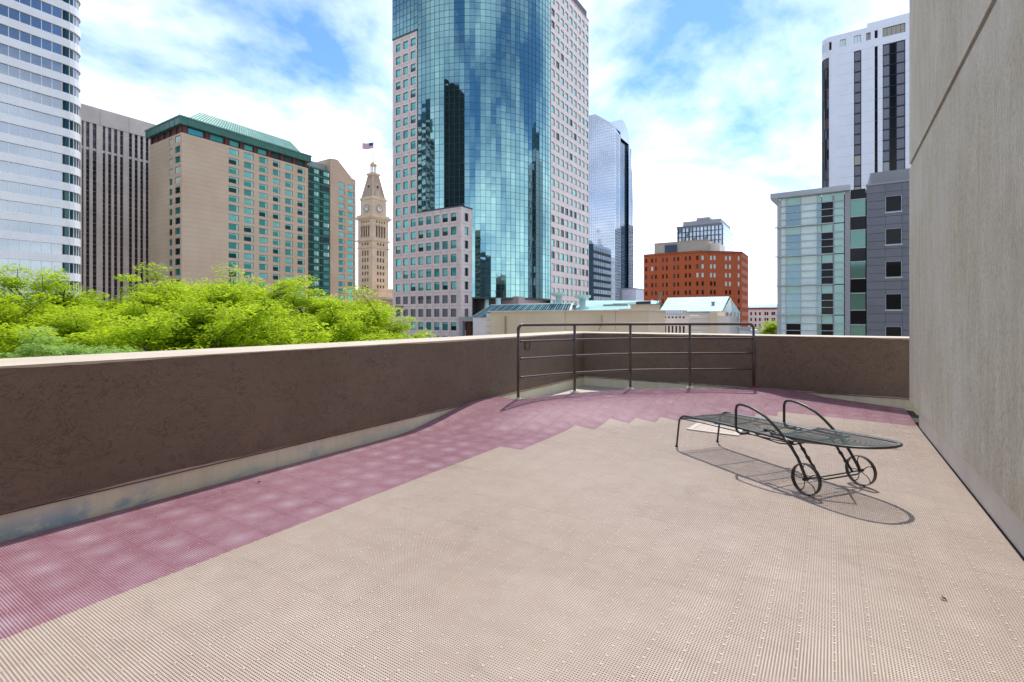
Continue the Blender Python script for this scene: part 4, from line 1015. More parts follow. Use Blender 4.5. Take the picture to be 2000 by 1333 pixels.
for x, zt_, lb in ((-56.8, 6.3, 'pale green mushroom column left of the other one by the skylight'), (-50.4, 5.5, 'pale green mushroom column nearest the right end of the skylight')):
    c = thing('vent_column', lb, 'column', (x, 110, GZ), group='pale green mushroom columns'); mb = MB(); mb.frust(x, 110, GZ, rel(zt_-1), .95, .75, 14, 'copperl'); mb.obj('shaft', c, smooth=True)
    mb = MB(); mb.frust(x, 110, rel(zt_-1), rel(zt_-.5), .8, 1.9, 14, 'copperl'); mb.frust(x, 110, rel(zt_-.5), rel(zt_), 1.95, 1.9, 14, 'copperl'); mb.obj('capital', c)

# ================================================================== TALL BLUE GLASS TOWER
bt = thing('office_tower', 'tall pale blue mirror glass tower with a sloping crown and dark slot', 'skyscraper', (-140, 345, GZ))
mb = MB(); X1, X2 = -175, -128
top = [(-175, rel(146.5)), (-143, rel(146.5)), (-132.6, rel(138.7)), (-128, rel(133.5))]
for Y_ in (333.6,): mb.poly([(X1, Y_, GZ), (X2, Y_, GZ)]+[(x, Y_, z) for x, z in reversed(top)], 'sky')
mb.poly([(X2, 333.6, GZ), (X2, 344, GZ), (X2, 344, rel(131)), (X2, 333.6, rel(133.5))], 'sky')
for (xa, za), (xb, zb) in zip(top[:-1], top[1:]): mb.poly([(xa, 333.6, za), (xb, 333.6, zb), (xb, 346, zb), (xa, 346, za)], 'sky')
mb.poly([(X1, 380, GZ), (X1, 333.6, GZ), (X1, 333.6, rel(146)), (X1, 380, rel(140))], 'sky')
mb.obj('front_curtain_wall', bt)
mb = MB(); mb.box(X1+.5, X2-1.6, 334.5, 372, GZ, rel(129.5), 'skyd'); mb.obj('dark_slot', bt)
prof = [(344, 131), (344, 142.6), (347, 144), (352, 143.4), (358, 140.9), (362, 133.5), (366, 122), (369.4, 110), (371.5, 85), (372, 40), (372, GZ-EYE)]
mb = MB()
side = [(361.4, GZ-EYE), (372, GZ-EYE)]+[(y, z) for y, z in reversed(prof[2:-1])]+[(347, 144), (344, 142.6), (344, 130), (361.4, 130)]
mb.poly([(X2, y, rel(z)) for y, z in side], 'sky')
mb.poly([(X1, 344, rel(130)), (X2, 344, rel(130)), (X2, 344, rel(142.6)), (X1, 344, rel(142.6))], 'sky')
for (ya, za), (yb, zb) in zip(prof[1:-1], prof[2:]): mb.poly([(X2, ya, rel(za)), (X2, yb, rel(zb)), (X1, yb, rel(zb)), (X1, ya, rel(za))], 'sky')
mb.obj('rear_curtain_wall', bt)
mb = MB()
z = GZ+2
while z < rel(146):
    xr = X2 if z < rel(133) else -128-(z-rel(133.5))/8.2*7 if z < rel(138.7) else -132.6-(z-rel(138.7))/7.8*10.4
    mb.box(X1, min(xr, X2)-.1, 333.45, 333.62, z, z+.22, 'mullw')
    if z < rel(131): mb.box(X2-.02, X2+.15, 333.7, 344, z, z+.22, 'mullw'); mb.box(X2-1.62, X2-1.45, 344.2, 361.3, z, z+.2, 'sky')
    if z < rel(120): mb.box(X2-.02, X2+.15, 361.5, min(371.5, 371.5-(max(0, z-rel(85))/37)*5), z, z+.22, 'mullw')
    z += 2.0
for i in range(31):
    x = -128-i*1.5; zt_ = rel(133.5)+max(0, (-128-x))*1.13 if x > -132.6 else rel(138.7)+(-132.6-x)*.75
    mb.box(x-.09, x+.09, 333.4, 333.63, GZ, min(zt_, rel(146.3)), 'mullw')
for y in (336, 338.5, 341, 344, 361.5, 364.5, 367.5): mb.box(X2-.02, X2+.2, y-.1, y+.1, GZ, rel(131 if y < 345 else 112), 'mullw')
o = mb.obj('mullions', bt); o['kind'] = 'stuff'
lo_ = thing('office_annex', 'low grey annex at the foot of the blue glass tower', 'building', (-122, 350, GZ)); mb = MB(); mb.box(-127.7, -117, 345, 385, GZ, rel(20.5), 'mullw'); mb.obj('wall', lo_)
mb = MB(); mb.box(-128.5, -116.8, 344.8, 385.2, rel(20.5), rel(21.5), 'greyl'); mb.obj('coping', lo_)

# ================================================================== DARK BLUE OFFICE BLOCK
db = thing('office_building', 'dark slate blue office block in front of the blue glass tower', 'building', (-108, 243, GZ))
mb = MB(); mb.box(-118, -100.6, 232.5, 256, GZ, rel(37.4), 'skyd'); mb.box(-118, -104.4, 232, 240, rel(37.4), rel(39.9), 'navy'); mb.obj('wall', db)
fD = Face(-100.6, 232.5, 0, 1); mb = MB(); mb2 = MB(); rq = random.Random(3)
for k_ in range(14):
    z = rel(36.2)-3.6*k_
    fD.box(mb2, 0, 23.5, .01, .12, z-3.5, z-2.1, 'slate')
    for i in range(8): fD.box(mb, .6+2.9*i, 3.0+2.9*i, .01, .08, z-2.0, z-.1, 'navy' if rq.random() < .7 else 'skyd'); fD.box(mb2, 3.0+2.9*i, 3.5+2.9*i, .01, .1, z-2.1, z, 'slate')
fD2 = Face(-118, 232.5, 1, 0)
for k_ in range(14): fD2.box(mb2, 0, 17.4, .01, .1, rel(36.2)-3.6*k_-3.5, rel(36.2)-3.6*k_-2.3, 'skyd')
o = mb.obj('window_panes', db); o['kind'] = 'stuff'; o = mb2.obj('spandrel_bands', db); o['kind'] = 'stuff'
sb = thing('office_building', 'slim dark building end peeking out right of the slate blue block', 'building', (-101, 262, GZ)); mb = MB(); mb.box(-118, -101.2, 257, 264, GZ, rel(33), 'skyd')
for k_ in range(12): mb.box(-101.25, -101.05, 257.3, 263.7, rel(31)-3.6*k_, rel(32.4)-3.6*k_, 'mullw')
mb.obj('wall', sb)

# ================================================================== ORANGE BRICK BUILDING
ob = thing('brick_building', 'orange red brick block with paired windows and canted corner', 'building', (-55, 262, GZ))
F1 = Face(-79.2, 245.6, 1, 0); F2 = Face(-52.4, 245.6, 16.2, 13.9); F3 = Face(-36.2, 259.5, 0, 1); ZB_ = rel(31.8)
cl = [(.7, 1.8), (3.7, 4.7), (5.6, 6.6), (9.1, 10.0), (11.0, 11.9), (14.5, 15.5), (16.4, 17.3), (19.9, 20.9), (21.8, 22.8)]
cm_ = [(.9, 2.1), (5.2, 6.3), (7.0, 8.1), (12.8, 13.9), (14.8, 15.9), (19.3, 20.3)]; cl.append((26.8-1.6, 26.8-.6))
cr = [(1.5+2.6*i, 2.7+2.6*i) for i in range(8)]
items = []; rb2 = random.Random(12); mb = MB()
for F_, cols, L in ((F1, cl, 26.8), (F2, cm_, 21.35), (F3, cr, 22)):
    hs = []
    for k_ in range(10):
        zt_ = rel(29.6-4.06*k_)
        for (a, b) in cols:
            hs.append((a, b, zt_-2.15, zt_)); pale_win = (F_ is F2 and k_ < (3 if a < 9 else 4) and a > 1.5) or rb2.random() < .03  # upper windows of the canted face get paler panes and frames
            if F_ is F2 and a < 1: pale_win = k_ < 3
            items.append((F_, (a+b)/2, -.2, zt_-2.15, window_mesh(b-a, 2.15, 'mullw' if pale_win else 'brickd', 'frost' if pale_win else rb2.choice(['blk', 'brz', 'blk', 'navy']), bars=1, fr=.1, depth=.03), b-a, 2.15))
    F_.wall(mb, 0, L, GZ, ZB_, hs, 'brick', .3, mr='brickd')
mb.poly([(-36.2, 281.5, GZ), (-79.2, 281.5, GZ), (-79.2, 281.5, ZB_), (-36.2, 281.5, ZB_)], 'brick'); mb.poly([(-79.2, 281.5, GZ), (-79.2, 245.6, GZ), (-79.2, 245.6, ZB_), (-79.2, 281.5, ZB_)], 'brick')
mb.poly([(-79.2, 245.6, ZB_), (-52.4, 245.6, ZB_), (-36.2, 259.5, ZB_), (-36.2, 281.5, ZB_), (-79.2, 281.5, ZB_)], 'concd'); mb.obj('brick_wall', ob)
mb = MB(); mb.prism([(-78.7, 246.1), (-52.6, 246.1), (-36.8, 259.8), (-36.8, 281), (-78.7, 281)], GZ, ZB_-.2, 'dark'); mb.obj('building_core', ob)
mb = MB()
for F_, L in ((F1, 26.8), (F2, 21.35), (F3, 22)):
    F_.box(mb, 0, L, -.05, .14, rel(30.7), rel(30.95), 'brickd'); F_.box(mb, -.05, L+.05, -.2, .12, ZB_-.35, ZB_+.02, 'brickd')
mb.obj('cornice', ob); place_windows(ob, items, 290)
mb = MB(); mb.box(-75.8, -50.2, 252, 274, ZB_, rel(37.5), 'concd'); mb.box(-76, -50, 251.8, 274.2, rel(37.5), rel(37.9), 'limed'); mb.box(-50.2, -45.5, 256, 270, ZB_, rel(36.2), 'beigel'); mb.obj('penthouse', ob)
mb = MB(); mb.box(-70.5, -64.5, 251.7, 251.95, ZB_+1, rel(36.3), 'navy')
for i in range(12): mb.box(-70.5, -64.5, 251.62, 251.69, ZB_+1.1+i*.34, ZB_+1.2+i*.34, 'skyd')
mb.obj('louvre', ob)
# ================================================================== PALE GRID TOWER BEHIND IT
ib = thing('apartment_tower', 'pale glass apartment block with dark grid rising behind the orange brick building', 'building', (-95, 465, GZ))
mb = MB(); mb.box(-115.2, -77.6, 449.2, 506, GZ, rel(80.2), 'white2'); mb.obj('wall', ib)
mb = MB(); mb.box(-110.4, -79.2, 451, 500, rel(80.2), rel(84.6), 'greyl'); mb.box(-99, -88.2, 450.5, 480, rel(84.6), rel(86.8), 'greyl'); mb.obj('roof_plant_room', ib)
fI = Face(-115.2, 449.2, 1, 0); fI2 = Face(-77.6, 449.2, 0, 1); items = []
mb = MB(); fI.box(mb, -.3, 37.4, 0.02, .5, rel(78.6), rel(80.5), 'greyp'); mb.obj('roof_band', ib)
mb = MB()
for i in range(13): fI.box(mb, 1.5+3.02*i-.55, 1.5+3.02*i+.35, .02, .25, GZ, rel(78.6), 'navy')
for k_ in range(22): fI.box(mb, 0, 36.5, .02, .2, rel(74.6-4.28*k_), rel(75.2-4.28*k_), 'navy')
mb.obj('facade_grid', ib)
for k_ in range(6):
    for i in range(12): items.append((fI, 1.5+3.02*i+1.37, .03, rel(75.3-4.28*k_), window_mesh(1.9, 3.2, 'white2', 'frost' if (i+k_) % 3 else 'sky', bars=1, fr=.12, depth=.05), 1.9, 3.2))
place_windows(ib, items, 80)
mb = MB(); fI2.box(mb, 0, 3, .02, .06, GZ, rel(78.5), 'greyp'); fI2.box(mb, 3.2, 56.6, .02, .1, GZ, rel(80), 'sky')
for k_ in range(22): fI2.box(mb, 3.2, 56.6, .11, .2, rel(76-4.28*k_), rel(76.2-4.28*k_), 'mullw')
mb.obj('side_curtain_wall', ib)
# ================================================================== SMALL PINK BUILDING, far right gap
jb = thing('brick_building', 'small pink stone building with dark paired windows at the end of the street', 'building', (-38, 360, GZ))
FJ = Face(-52, 354, 1, 0); hs = []; items = []
for k_ in range(4):
    zt_ = rel(4.0-3.8*k_)
    for x in (-50, -47, -43.9, -41.3, -38.8, -35.7, -34.4, -31.7, -30.6, -28, -25): hs.append((x+52-.5, x+52+.5, zt_-2.1, zt_)); items.append((FJ, x+52, -.2, zt_-2.1, window_mesh(1.0, 2.1, 'winframe', 'blk', bars=1, depth=.03), 1, 2.1))
mb = MB(); FJ.wall(mb, 0, 32, GZ, rel(6), hs, 'granite', .3); mb.box(-51.9, -20.1, 354.5, 380, GZ, rel(5.9), 'granite'); mb.obj('wall', jb); place_windows(jb, items, 60)
mb = MB(); FJ.box(mb, -.2, 32.2, -.1, .5, rel(6), rel(6.8), 'brickd')
for i in range(26): FJ.box(mb, .3+1.24*i, .8+1.24*i, .02, .4, rel(5.5), rel(6), 'brickd')
mb.obj('cornice', jb)
for i in range(7):
    pass
# roofscape between
lw = thing('low_building', 'low row of dark rooftops just beyond the far parapet at the right gap', 'building', (-30, 220, GZ)); mb = MB(); mb.box(-40, -8, 225, 240, GZ, rel(-4.8), 'mullw'); mb.box(-33, -28, 224, 226, rel(-4.8), rel(-3.6), 'greyl'); mb.box(-24, -22, 224, 226, rel(-4.8), rel(-3.2), 'beigel'); mb.obj('wall', lw)

# ================================================================== LOW BEIGE BUILDINGS AND GREEN ROOFS
kb = thing('low_building', 'long low beige rendered wall just beyond the parapet behind the railing', 'building', (-30, 62, GZ))
mb = MB()
xs = [-41.5, -37, -34.2, -29.5, -22.6, -18.4]; 
for i, (a, b) in enumerate(zip(xs[:-1], xs[1:])):
    m_ = MB(); m_.box(a+.02, b-.02, 59-(.15 if i == 2 else 0), 66, GZ, rel(.93), 'beige'); m_.obj('wall_panel', kb)
mb = MB(); mb.box(-41.7, -18.2, 58.7, 66.2, rel(.93), rel(1.05), 'beigel'); mb.obj('coping', kb)
mb = MB(); mb.box(-38.95, -38.75, 58.8, 58.98, rel(-6), rel(.3), 'limed'); mb.tube([(-24.3, 58.75, rel(-.6)), (-24.3, 58.75, rel(.35))], .08, 'limed', 6); mb.tube([(-24.3, 58.75, rel(-.6)), (-24.7, 58.75, rel(-1.6))], .06, 'limed', 6); mb.obj('downpipe', kb)
mb = MB(); mb.box(-42.6, -41.52, 59.5, 66, GZ, rel(.7), 'beigel')
for k_ in range(8): mb.box(-42.62, -41.5, 59.44, 59.5, rel(-.3-.9*k_), rel(-.25-.9*k_), 'granjoint')
mb.obj('side_pier', kb)
k2 = thing('low_building', 'beige rooftop block standing behind the long beige wall', 'building', (-30, 98, GZ))
mb = MB(); mb.box(-33.3, -27.5, 95, 103, GZ, rel(2.6), 'beige'); mb.box(-36, -33.3, 96, 103, GZ, rel(1.9), 'beige'); mb.obj('wall', k2); mb = MB(); mb.box(-33.5, -27.3, 94.8, 103.2, rel(2.6), rel(2.75), 'greyl'); mb.obj('coping', k2)
k3 = thing('low_building', 'pale panelled building with rows of narrow dark slot windows', 'building', (-16, 74, GZ))
F_ = Face(-22.5, 70, 1, 0); hs = []; items = []
for i in range(9):
    c = 1.45+.50*i
    for (za, zb) in ((.0, .26), (-.85, -.62), (-2.6, -1.05)): hs.append((c-.14, c+.14, rel(za), rel(zb))); items.append((F_, c, -.14, rel(za), window_mesh(.28, zb-za, 'granjoint', 'brz', fr=.03, depth=.02), .28, zb-za))
mb = MB(); F_.wall(mb, 0, 6.2, GZ, rel(.45), hs, 'beigel', .2); mb.box(-22.4, -16.3, 70.4, 76, GZ, rel(.44), 'beigel'); mb.box(-16.3, -12.9, 70.1, 76, GZ, rel(.35), 'beigel'); mb.box(-13.6, -12.7, 69.6, 76, GZ, rel(.9), 'beige'); mb.box(-12.7, -11.2, 69.9, 76, GZ, rel(.3), 'beigel')
for k_ in range(7): mb.box(-22.5, -21.3, 69.96, 69.99, rel(-.1-.5*k_), rel(-.07-.5*k_), 'granjoint'); mb.box(-16.2, -13.7, 70.05, 70.09, rel(-.1-.5*k_), rel(-.07-.5*k_), 'granjoint')
mb.obj('wall', k3); place_windows(k3, items, 40)
mb = MB(); mb.box(-20.6, -18.0, 73, 75.8, rel(.45), rel(1.15), 'greyl')
for i in range(10): mb.box(-20.5+.26*i, -20.35+.26*i, 72.94, 73, rel(.5), rel(1.1), 'mullw')
mb.obj('roof_unit', k3)
k4 = thing('pavilion', 'pale green standing seam gabled roof in front of the orange brick building', 'building', (-22, 98, GZ))
mb = MB(); e0, e1, r0, r1 = (-25.8, 90), (-15.4, 90), (-27.6, 100), (-16.3, 100); ze, zr = rel(1.2), rel(4.05)
mb.hexa([(-26.2, 90, ze-.15), (-15.6, 90, ze-.15), (-16.1, 100, zr-.15), (-27.4, 100, zr-.15), (-26.2, 90, ze), (-15.6, 90, ze), (-16.1, 100, zr), (-27.4, 100, zr)], 'copperl')
mb.hexa([(-27.4, 100, zr-.15), (-16.1, 100, zr-.15), (-15.6, 110, ze-.15), (-26.2, 110, ze-.15), (-27.4, 100, zr), (-16.1, 100, zr), (-15.6, 110, ze), (-26.2, 110, ze)], 'copperl'); mb.obj('roof', k4)
mb = MB()
for i in range(34):
    u = (i+.5)/34; mb.tube([(-26.2+10.6*u, 90, ze+.03), (-27.4+11.3*u, 100, zr+.03)], .045, 'frostt', 4)
o = mb.obj('roof_seams', k4); o['kind'] = 'stuff'
mb = MB(); mb.poly([(-15.65, 90.3, GZ), (-15.65, 109.7, GZ), (-15.65, 109.7, ze-.2), (-15.9, 100, zr-.2), (-15.65, 90.3, ze-.2)], 'frostt'); mb.box(-26, -15.7, 90.4, 109.6, GZ, ze-.25, 'beigel'); mb.obj('wall', k4)
mb = MB()
for y in (91, 95, 99, 103, 107): mb.box(-15.64, -15.5, y-.12, y+.12, GZ, ze-.1, 'sfin')
for z in (-6, -4, -2, 0): mb.box(-15.64, -15.52, 90.3, 109.7, rel(z), rel(z)+.15, 'sfin')
mb.box(-15.62, -15.55, 93, 98, rel(-4), rel(-2.2), 'copper'); mb.obj('gable_glazing', k4)
k5 = thing('pavilion', 'long pale green seamed roof left of the gabled green roof', 'building', (-44, 120, GZ))
mb = MB(); mb.hexa([(-52, 106, rel(1.6)), (-33.5, 106, rel(1.6)), (-34.6, 120, rel(4.0)), (-54, 120, rel(4.4)), (-52, 106, rel(1.8)), (-33.5, 106, rel(1.8)), (-34.6, 120, rel(4.2)), (-54, 120, rel(4.6))], 'copperl'); mb.box(-52, -33.5, 107, 126, GZ, rel(1.5), 'beigel'); mb.obj('roof', k5)
mb = MB()
for i in range(44):
    u = (i+.5)/44; mb.tube([(-52+18.5*u, 106, rel(1.83)), (-54+19.4*u, 120, rel(4.63-.4*u))], .05, 'frostt', 4)
o = mb.obj('roof_seams', k5); o['kind'] = 'stuff'
mb = MB(); mb.box(-46, -40, 112, 112.5, rel(3.0), rel(3.25), 'dark'); mb.tube([(-42, 108, rel(3.3)), (-36, 108, rel(3.45)), (-33.5, 108, rel(3.4))], .18, 'copperl', 6); mb.tube([(-36.3, 107.5, rel(3.3)), (-33.2, 107.5, rel(3.4))], .42, 'dark', 8); mb.obj('duct', k5)
mb = MB()
for i in range(2): mb.tube([(-30.2+i*.5, 100, rel(1)), (-28.9+i*.5, 100, rel(5.3))], .07, 'copper', 5)
for i in range(8): mb.tube([(-30.1+.16*i, 100, rel(1.4+.5*i)), (-29.6+.16*i, 100, rel(1.4+.5*i))], .05, 'copper', 4)
t = thing('roof_ladder', 'slanted green roof ladder leaning between the two pale green roofs', 'ladder', (-29.8, 100, rel(1))); mb.obj('rails', t)
mb = MB(); mb.box(-52.5, -51.2, 107, 108, rel(2.4), rel(3.1), 'copperd'); mb.tube([(-52.8, 106.8, rel(1.9)), (-50.6, 106.8, rel(3.6))], .08, 'copper', 5); mb.tube([(-51.9, 106.8, rel(3)), (-50.4, 106.8, rel(1.8))], .08, 'copper', 5)
t = thing('roof_vent', 'small green roof vent on the long pale green roof', 'vent', (-52, 107.5, rel(1.6))); mb.obj('hood', t)
mb = MB(); mb.frust(-17.8, 94, rel(2.0), rel(2.7), .25, .22, 10, 'greyl'); mb.frust(-17.8, 94, rel(2.7), rel(2.95), .38, .3, 10, 'greyl'); t = thing('roof_vent', 'short grey vent pipe near the right end of the gabled green roof', 'vent', (-17.8, 94, rel(2.0))); mb.obj('pipe', t)

# ================================================================== GLASS AND GREY PANEL BUILDING (right)
lb_ = thing('office_building', 'five storey building half frosted glass, half grey metal panels, beside the right wall', 'building', (1, 80, GZ))
F_ = Face(-6.2, 75, 1, 0); X = lambda x: x+6.2; ZTL = 16.5
mb = MB(); mb.box(-6.0, 1.4, 75.3, 98, GZ, rel(15.6), 'dark'); mb.box(1.95, 3.5, 75.5, 98, GZ, rel(15.9), 'dark'); mb.box(3.6, 34, 75.35, 98, GZ, rel(16.1), 'dark'); mb.obj('building_core', lb_)
zr_ = [15.8, 14.75, 13.85, 12.95, 12.0]
cols = [(-5.7, -5.1, 'A'), (-5.1, -3.4, 'B'), (-3.4, -1.6, 'A'), (-1.6, -1.1, 'C'), (-1.1, .1, 'D'), (.2, 1.3, 'E')]
for fl_ in range(8):
    for r_ in range(4):
        zt_ = zr_[r_]-3.86*fl_; zb_ = zr_[r_+1]-3.86*fl_
        if zt_ < -9: continue
        for (a, b, c) in cols:
            m_ = {'A': 'frost', 'B': 'sg' if fl_ < 4 else 'blk', 'C': 'sg', 'D': 'blk', 'E': 'frostt'}[c] if r_ else ('frostt' if c in 'DE' or fl_ else 'frostt')
            if r_ == 0 and c in 'A': m_ = 'frost'
            key = (c, r_ and 1, m_, round(b-a, 2))
            mb = MB(); F_.box(mb, X(a)+.03, X(b)-.03, -.12, 0, rel(zb_)+.03, rel(zt_)-.03, m_ if m_ in M else 'sil'); mb.obj('glass_panel', lb_)
for a in (-5.7, -5.1, -3.4, -1.6, .15):
    mb = MB(); F_.box(mb, X(a)-.035, X(a)+.035, .001, .08, GZ, rel(15.75), 'sfin'); mb.obj('mullion', lb_)
mb = MB()
for fl_ in range(7):
    for r_ in range(1, 4): F_.box(mb, X(-5.75), X(1.35), .081, .16, rel(zr_[r_]-3.86*fl_)-.04, rel(zr_[r_]-3.86*fl_)+.04, 'sfin')
mb.obj('glazing_bars', lb_)
for fl_ in range(7): mb = MB(); F_.box(mb, X(-6.45), X(.12), .1, .42, rel(12.0-3.86*fl_)-.07, rel(12.0-3.86*fl_)+.07, 'sfin'); mb.obj('sun_shade', lb_)
mb = MB(); F_.box(mb, X(-6.15), X(-5.74), -.3, .06, GZ, rel(15.7), 'sfin'); F_.box(mb, X(1.36), X(1.9), -.3, .1, GZ, rel(16.2), 'greyl'); mb.obj('column', lb_)
mb = MB(); F_.box(mb, X(-6.9), X(1.9), -.5, .7, rel(15.85), rel(16.5), 'sfin'); mb.hexa([F_.p(X(-6.2), .1, rel(15.0)), F_.p(X(-6.0), .1, rel(15.0)), F_.p(X(-6.0), -.4, rel(15)), F_.p(X(-6.2), -.4, rel(15)), F_.p(X(-6.9), .69, rel(15.84)), F_.p(X(-6.0), .69, rel(15.84)), F_.p(X(-6.0), -.4, rel(15.84)), F_.p(X(-6.9), -.4, rel(15.84))], 'sfin'); mb.obj('cornice', lb_)
zs_ = [16.0, 14.7, 12.6, 10.9, 8.7, 7.0, 4.9, 3.1, 1.0, -.8, -3, -4.8, -7]
for i, (za, zb) in enumerate(zip(zs_[:-1], zs_[1:])):
    mb = MB(); F_.box(mb, X(1.94), X(3.46), -.3, -.05, rel(zb)+.05, rel(za)-.05, 'grn' if i % 2 else 'blk'); mb.obj('stair_pane', lb_)
    mb = MB(); F_.box(mb, X(1.91), X(3.5), -.2, .02, rel(zb)-.05, rel(zb)+.05, 'sfin'); mb.obj('transom', lb_)
hs = []; 
for k_ in range(6): hs.append((5.42, 7.0, 12.72-3.92*k_, 14.7-3.92*k_))
for k_ in range(6): hs.append((11.2, 12.8, 12.72-3.92*k_, 14.7-3.92*k_))
z = 16.2; row = 0
while z > -9:
    zb = z-.98; segs = [(3.56, 5.4), (5.4, 7.02), (7.02, 9.1), (9.1, 11.18), (11.18, 12.82), (12.82, 15.5), (15.5, 34)]
    for (a, b) in segs:
        # split the cladding course round the window openings
        zz = [(zb, z)]
        if (a, b) in ((5.4, 7.02), (11.18, 12.82)):
            zz = []
            lo, hi = zb, z
            cut_ = [(h_[2], h_[3]) for h_ in hs if abs(h_[0]-(5.42 if a < 6 else 11.2)) < .1]
            pts_ = [lo, hi]+[c for h_ in cut_ for c in h_ if lo < c < hi]; pts_.sort()
            for p_, q_ in zip(pts_[:-1], pts_[1:]):
                m_ = (p_+q_)/2
                if not any(c0 < m_ < c1 for c0, c1 in cut_) and q_-p_ > .05: zz.append((p_, q_))
        for (p_, q_) in zz:
            mb = MB(); F_.box(mb, X(a)+.012, X(b)-.012, -.3, -.0 + (.01 if row % 2 else 0), rel(p_)+.018, rel(q_)-.018, 'greyp'); mb.obj('cladding_panel', lb_)
    z = zb; row += 1
items = [(F_, X((h_[0]+h_[1])/2), -.12, rel(h_[2]), window_mesh(h_[1]-h_[0], 1.98, 'sfin', 'blk', None, 0, bars=0, fr=.06, sill='sfin'), 1.6, 1.98) for h_ in hs]
place_windows(lb_, items, 20)
mb = MB(); F_.box(mb, X(3.5), X(34), -.35, .12, rel(16.2), rel(16.4), 'greyl'); mb.box(4.2, 30, 80, 96, rel(16.4), rel(18.9), 'greyl'); mb.obj('penthouse', lb_)

# ================================================================== WHITE APARTMENT TOWER WITH DARK STRIPS (right)
wt_ = thing('apartment_tower', 'white apartment tower with dark vertical window strips behind the grey building', 'skyscraper', (12, 185, GZ))
ZM = rel(80.8); rc = 2.4
arc = [(-2.5+rc-rc*math.cos(R(a)), 170+rc-rc*math.sin(R(a))) for a in range(0, 91, 15)]     # left side round to the front
foot = arc+[(62, 170), (62, 205), (-2.5, 205)]
mb = MB(); foot_i = [(x+(.5 if x < 5 else -.5 if x > 60 else 0), y+(.5 if y < 190 else -.5)) for x, y in foot]; mb.prism(foot_i, GZ, ZM-.5, 'dark'); mb.obj('building_core', wt_)
FM = Face(-.1, 170, 1, 0); XM = lambda x: x+.1
ZTS = rel(75.0)
strips = [(5.2, 6.9, 'A'), (9.9, 10.6, 'N'), (11.7, 16.6, 'W'), (17.9, 19.6, 'A'), (24, 26, 'A'), (30, 35, 'W'), (40, 42, 'A'), (48, 53, 'W')]
holes = [(XM(a), XM(b), GZ+.01, ZTS) for a, b, c in strips]+[(XM(a), XM(b), rel(za), rel(zb)) for a, b, za, zb in ((1.9, 3.3, 77.2, 79.2), (5.2, 6.8, 77.2, 79.3), (8.0, 9.0, 77.2, 79.3), (9.9, 10.6, 77.2, 79.4), (11.7, 16.6, 77.0, 79.5), (17.9, 21, 77, 79.5))]
mb = MB(); FM.wall(mb, 0, 62.1, GZ, ZM, holes, 'white2', .5)
for (xa, ya), (xb, yb) in zip(arc[:-1], arc[1:]):
    for z0_, z1_ in ((ZTS, rel(77.0)), (rel(79.3), ZM)): mb.poly([(xa, ya, z0_), (xb, yb, z0_), (xb, yb, z1_), (xa, ya, z1_)], 'white2')
(xa, ya), (xb, yb) = arc[-2], arc[-1]
for (xa, ya), (xb, yb) in ((arc[-2], arc[-1]),): mb.poly([(xa, ya, GZ), (xb, yb, GZ), (xb, yb, ZTS), (xa, ya, ZTS)], 'white2')
mb.poly([(-2.5, 205, GZ), (-2.5, 172.4, GZ), (-2.5, 172.4, ZM), (-2.5, 205, ZM)], 'white2'); mb.poly([(x, y, ZM) for x, y in foot], 'white2')
mb.poly([(62, 170, GZ), (62, 205, GZ), (62, 205, ZM), (62, 170, ZM)], 'white2'); mb.obj('wall', wt_)
mb = MB(); mb.prism([(x+(.4 if x < 0 else 0), y+.3) for x, y in [(8.2, 170.2), (62, 170.2), (62, 205), (8.2, 205)]], ZM, ZM+1.3, 'white2'); mb.obj('parapet', wt_)
items = []; rw = random.Random(21); FH = 2.92
for a, b, c in strips:
    k_ = 0
    while ZTS-FH*(k_+1) > rel(-6):
        z = ZTS-FH*(k_+1); w_ = b-a
        if c == 'A':
            v = rw.random(); items.append((FM, XM((a+b)/2), -.35, z+.02, window_mesh(w_, FH-.04, 'blk', 'concd' if v < .13 else 'greyp', None, 0, bars=0, fr=.16, depth=.06, sill='dark'), w_, FH))
        elif c == 'N': items.append((FM, XM((a+b)/2), -.35, z+.02, window_mesh(w_, FH-.04, 'dark', 'blk', fr=.06), w_, FH))
        else:
            for (u0, u1, kind) in ((0, .33, 'p'), (.33, .6, 'd'), (.6, 1, 'p')):
                v = rw.random(); items.append((FM, XM(a+w_*(u0+u1)/2), -.35 if kind == 'p' else -.42, z+.02, window_mesh(w_*(u1-u0), FH-.04, 'blk' if kind == 'p' else 'dark', ('greyl' if v < .08 else 'greyp') if kind == 'p' else 'blk', fr=.14 if kind == 'p' else .05, depth=.06, sill='dark' if kind == 'p' else None), w_*(u1-u0), FH))
        k_ += 1
# rounded corner glazing
for i in range(len(arc)-2):
    (xa, ya), (xb, yb) = arc[i], arc[i+1]; L = math.hypot(xb-xa, yb-ya); fq = Face(xa, ya, xb-xa, yb-ya); k_ = 0
    while ZTS-FH*(k_+1) > rel(-6):
        v = rw.random(); items.append((fq, L/2, -.12, ZTS-FH*(k_+1)+.02, window_mesh(L, FH-.04, 'dark', 'winframe' if v < .2 else 'greyp' if v < .4 else 'blk', fr=.12, depth=.05), L, FH)); k_ += 1
    items.append((fq, L/2, -.1, rel(77.05), window_mesh(L, 2.2, 'white2', 'frost', bars=1, fr=.12), L, 2.2))
for a, b, za, zb, m_ in ((1.9, 3.3, 77.2, 79.2, 'frost'), (5.2, 6.8, 77.2, 79.3, 'frost'), (8.0, 9.0, 77.2, 79.3, 'concd'), (9.9, 10.6, 77.2, 79.4, 'blk'), (11.7, 16.6, 77.0, 79.5, 'concd'), (17.9, 21, 77, 79.5, 'greyp')):
    items.append((FM, XM((a+b)/2), -.3, rel(za), window_mesh(b-a, zb-za, 'dark' if m_ != 'frost' else 'greyl', m_, bars=1 if b-a < 3 else 4, fr=.1), b-a, zb-za))
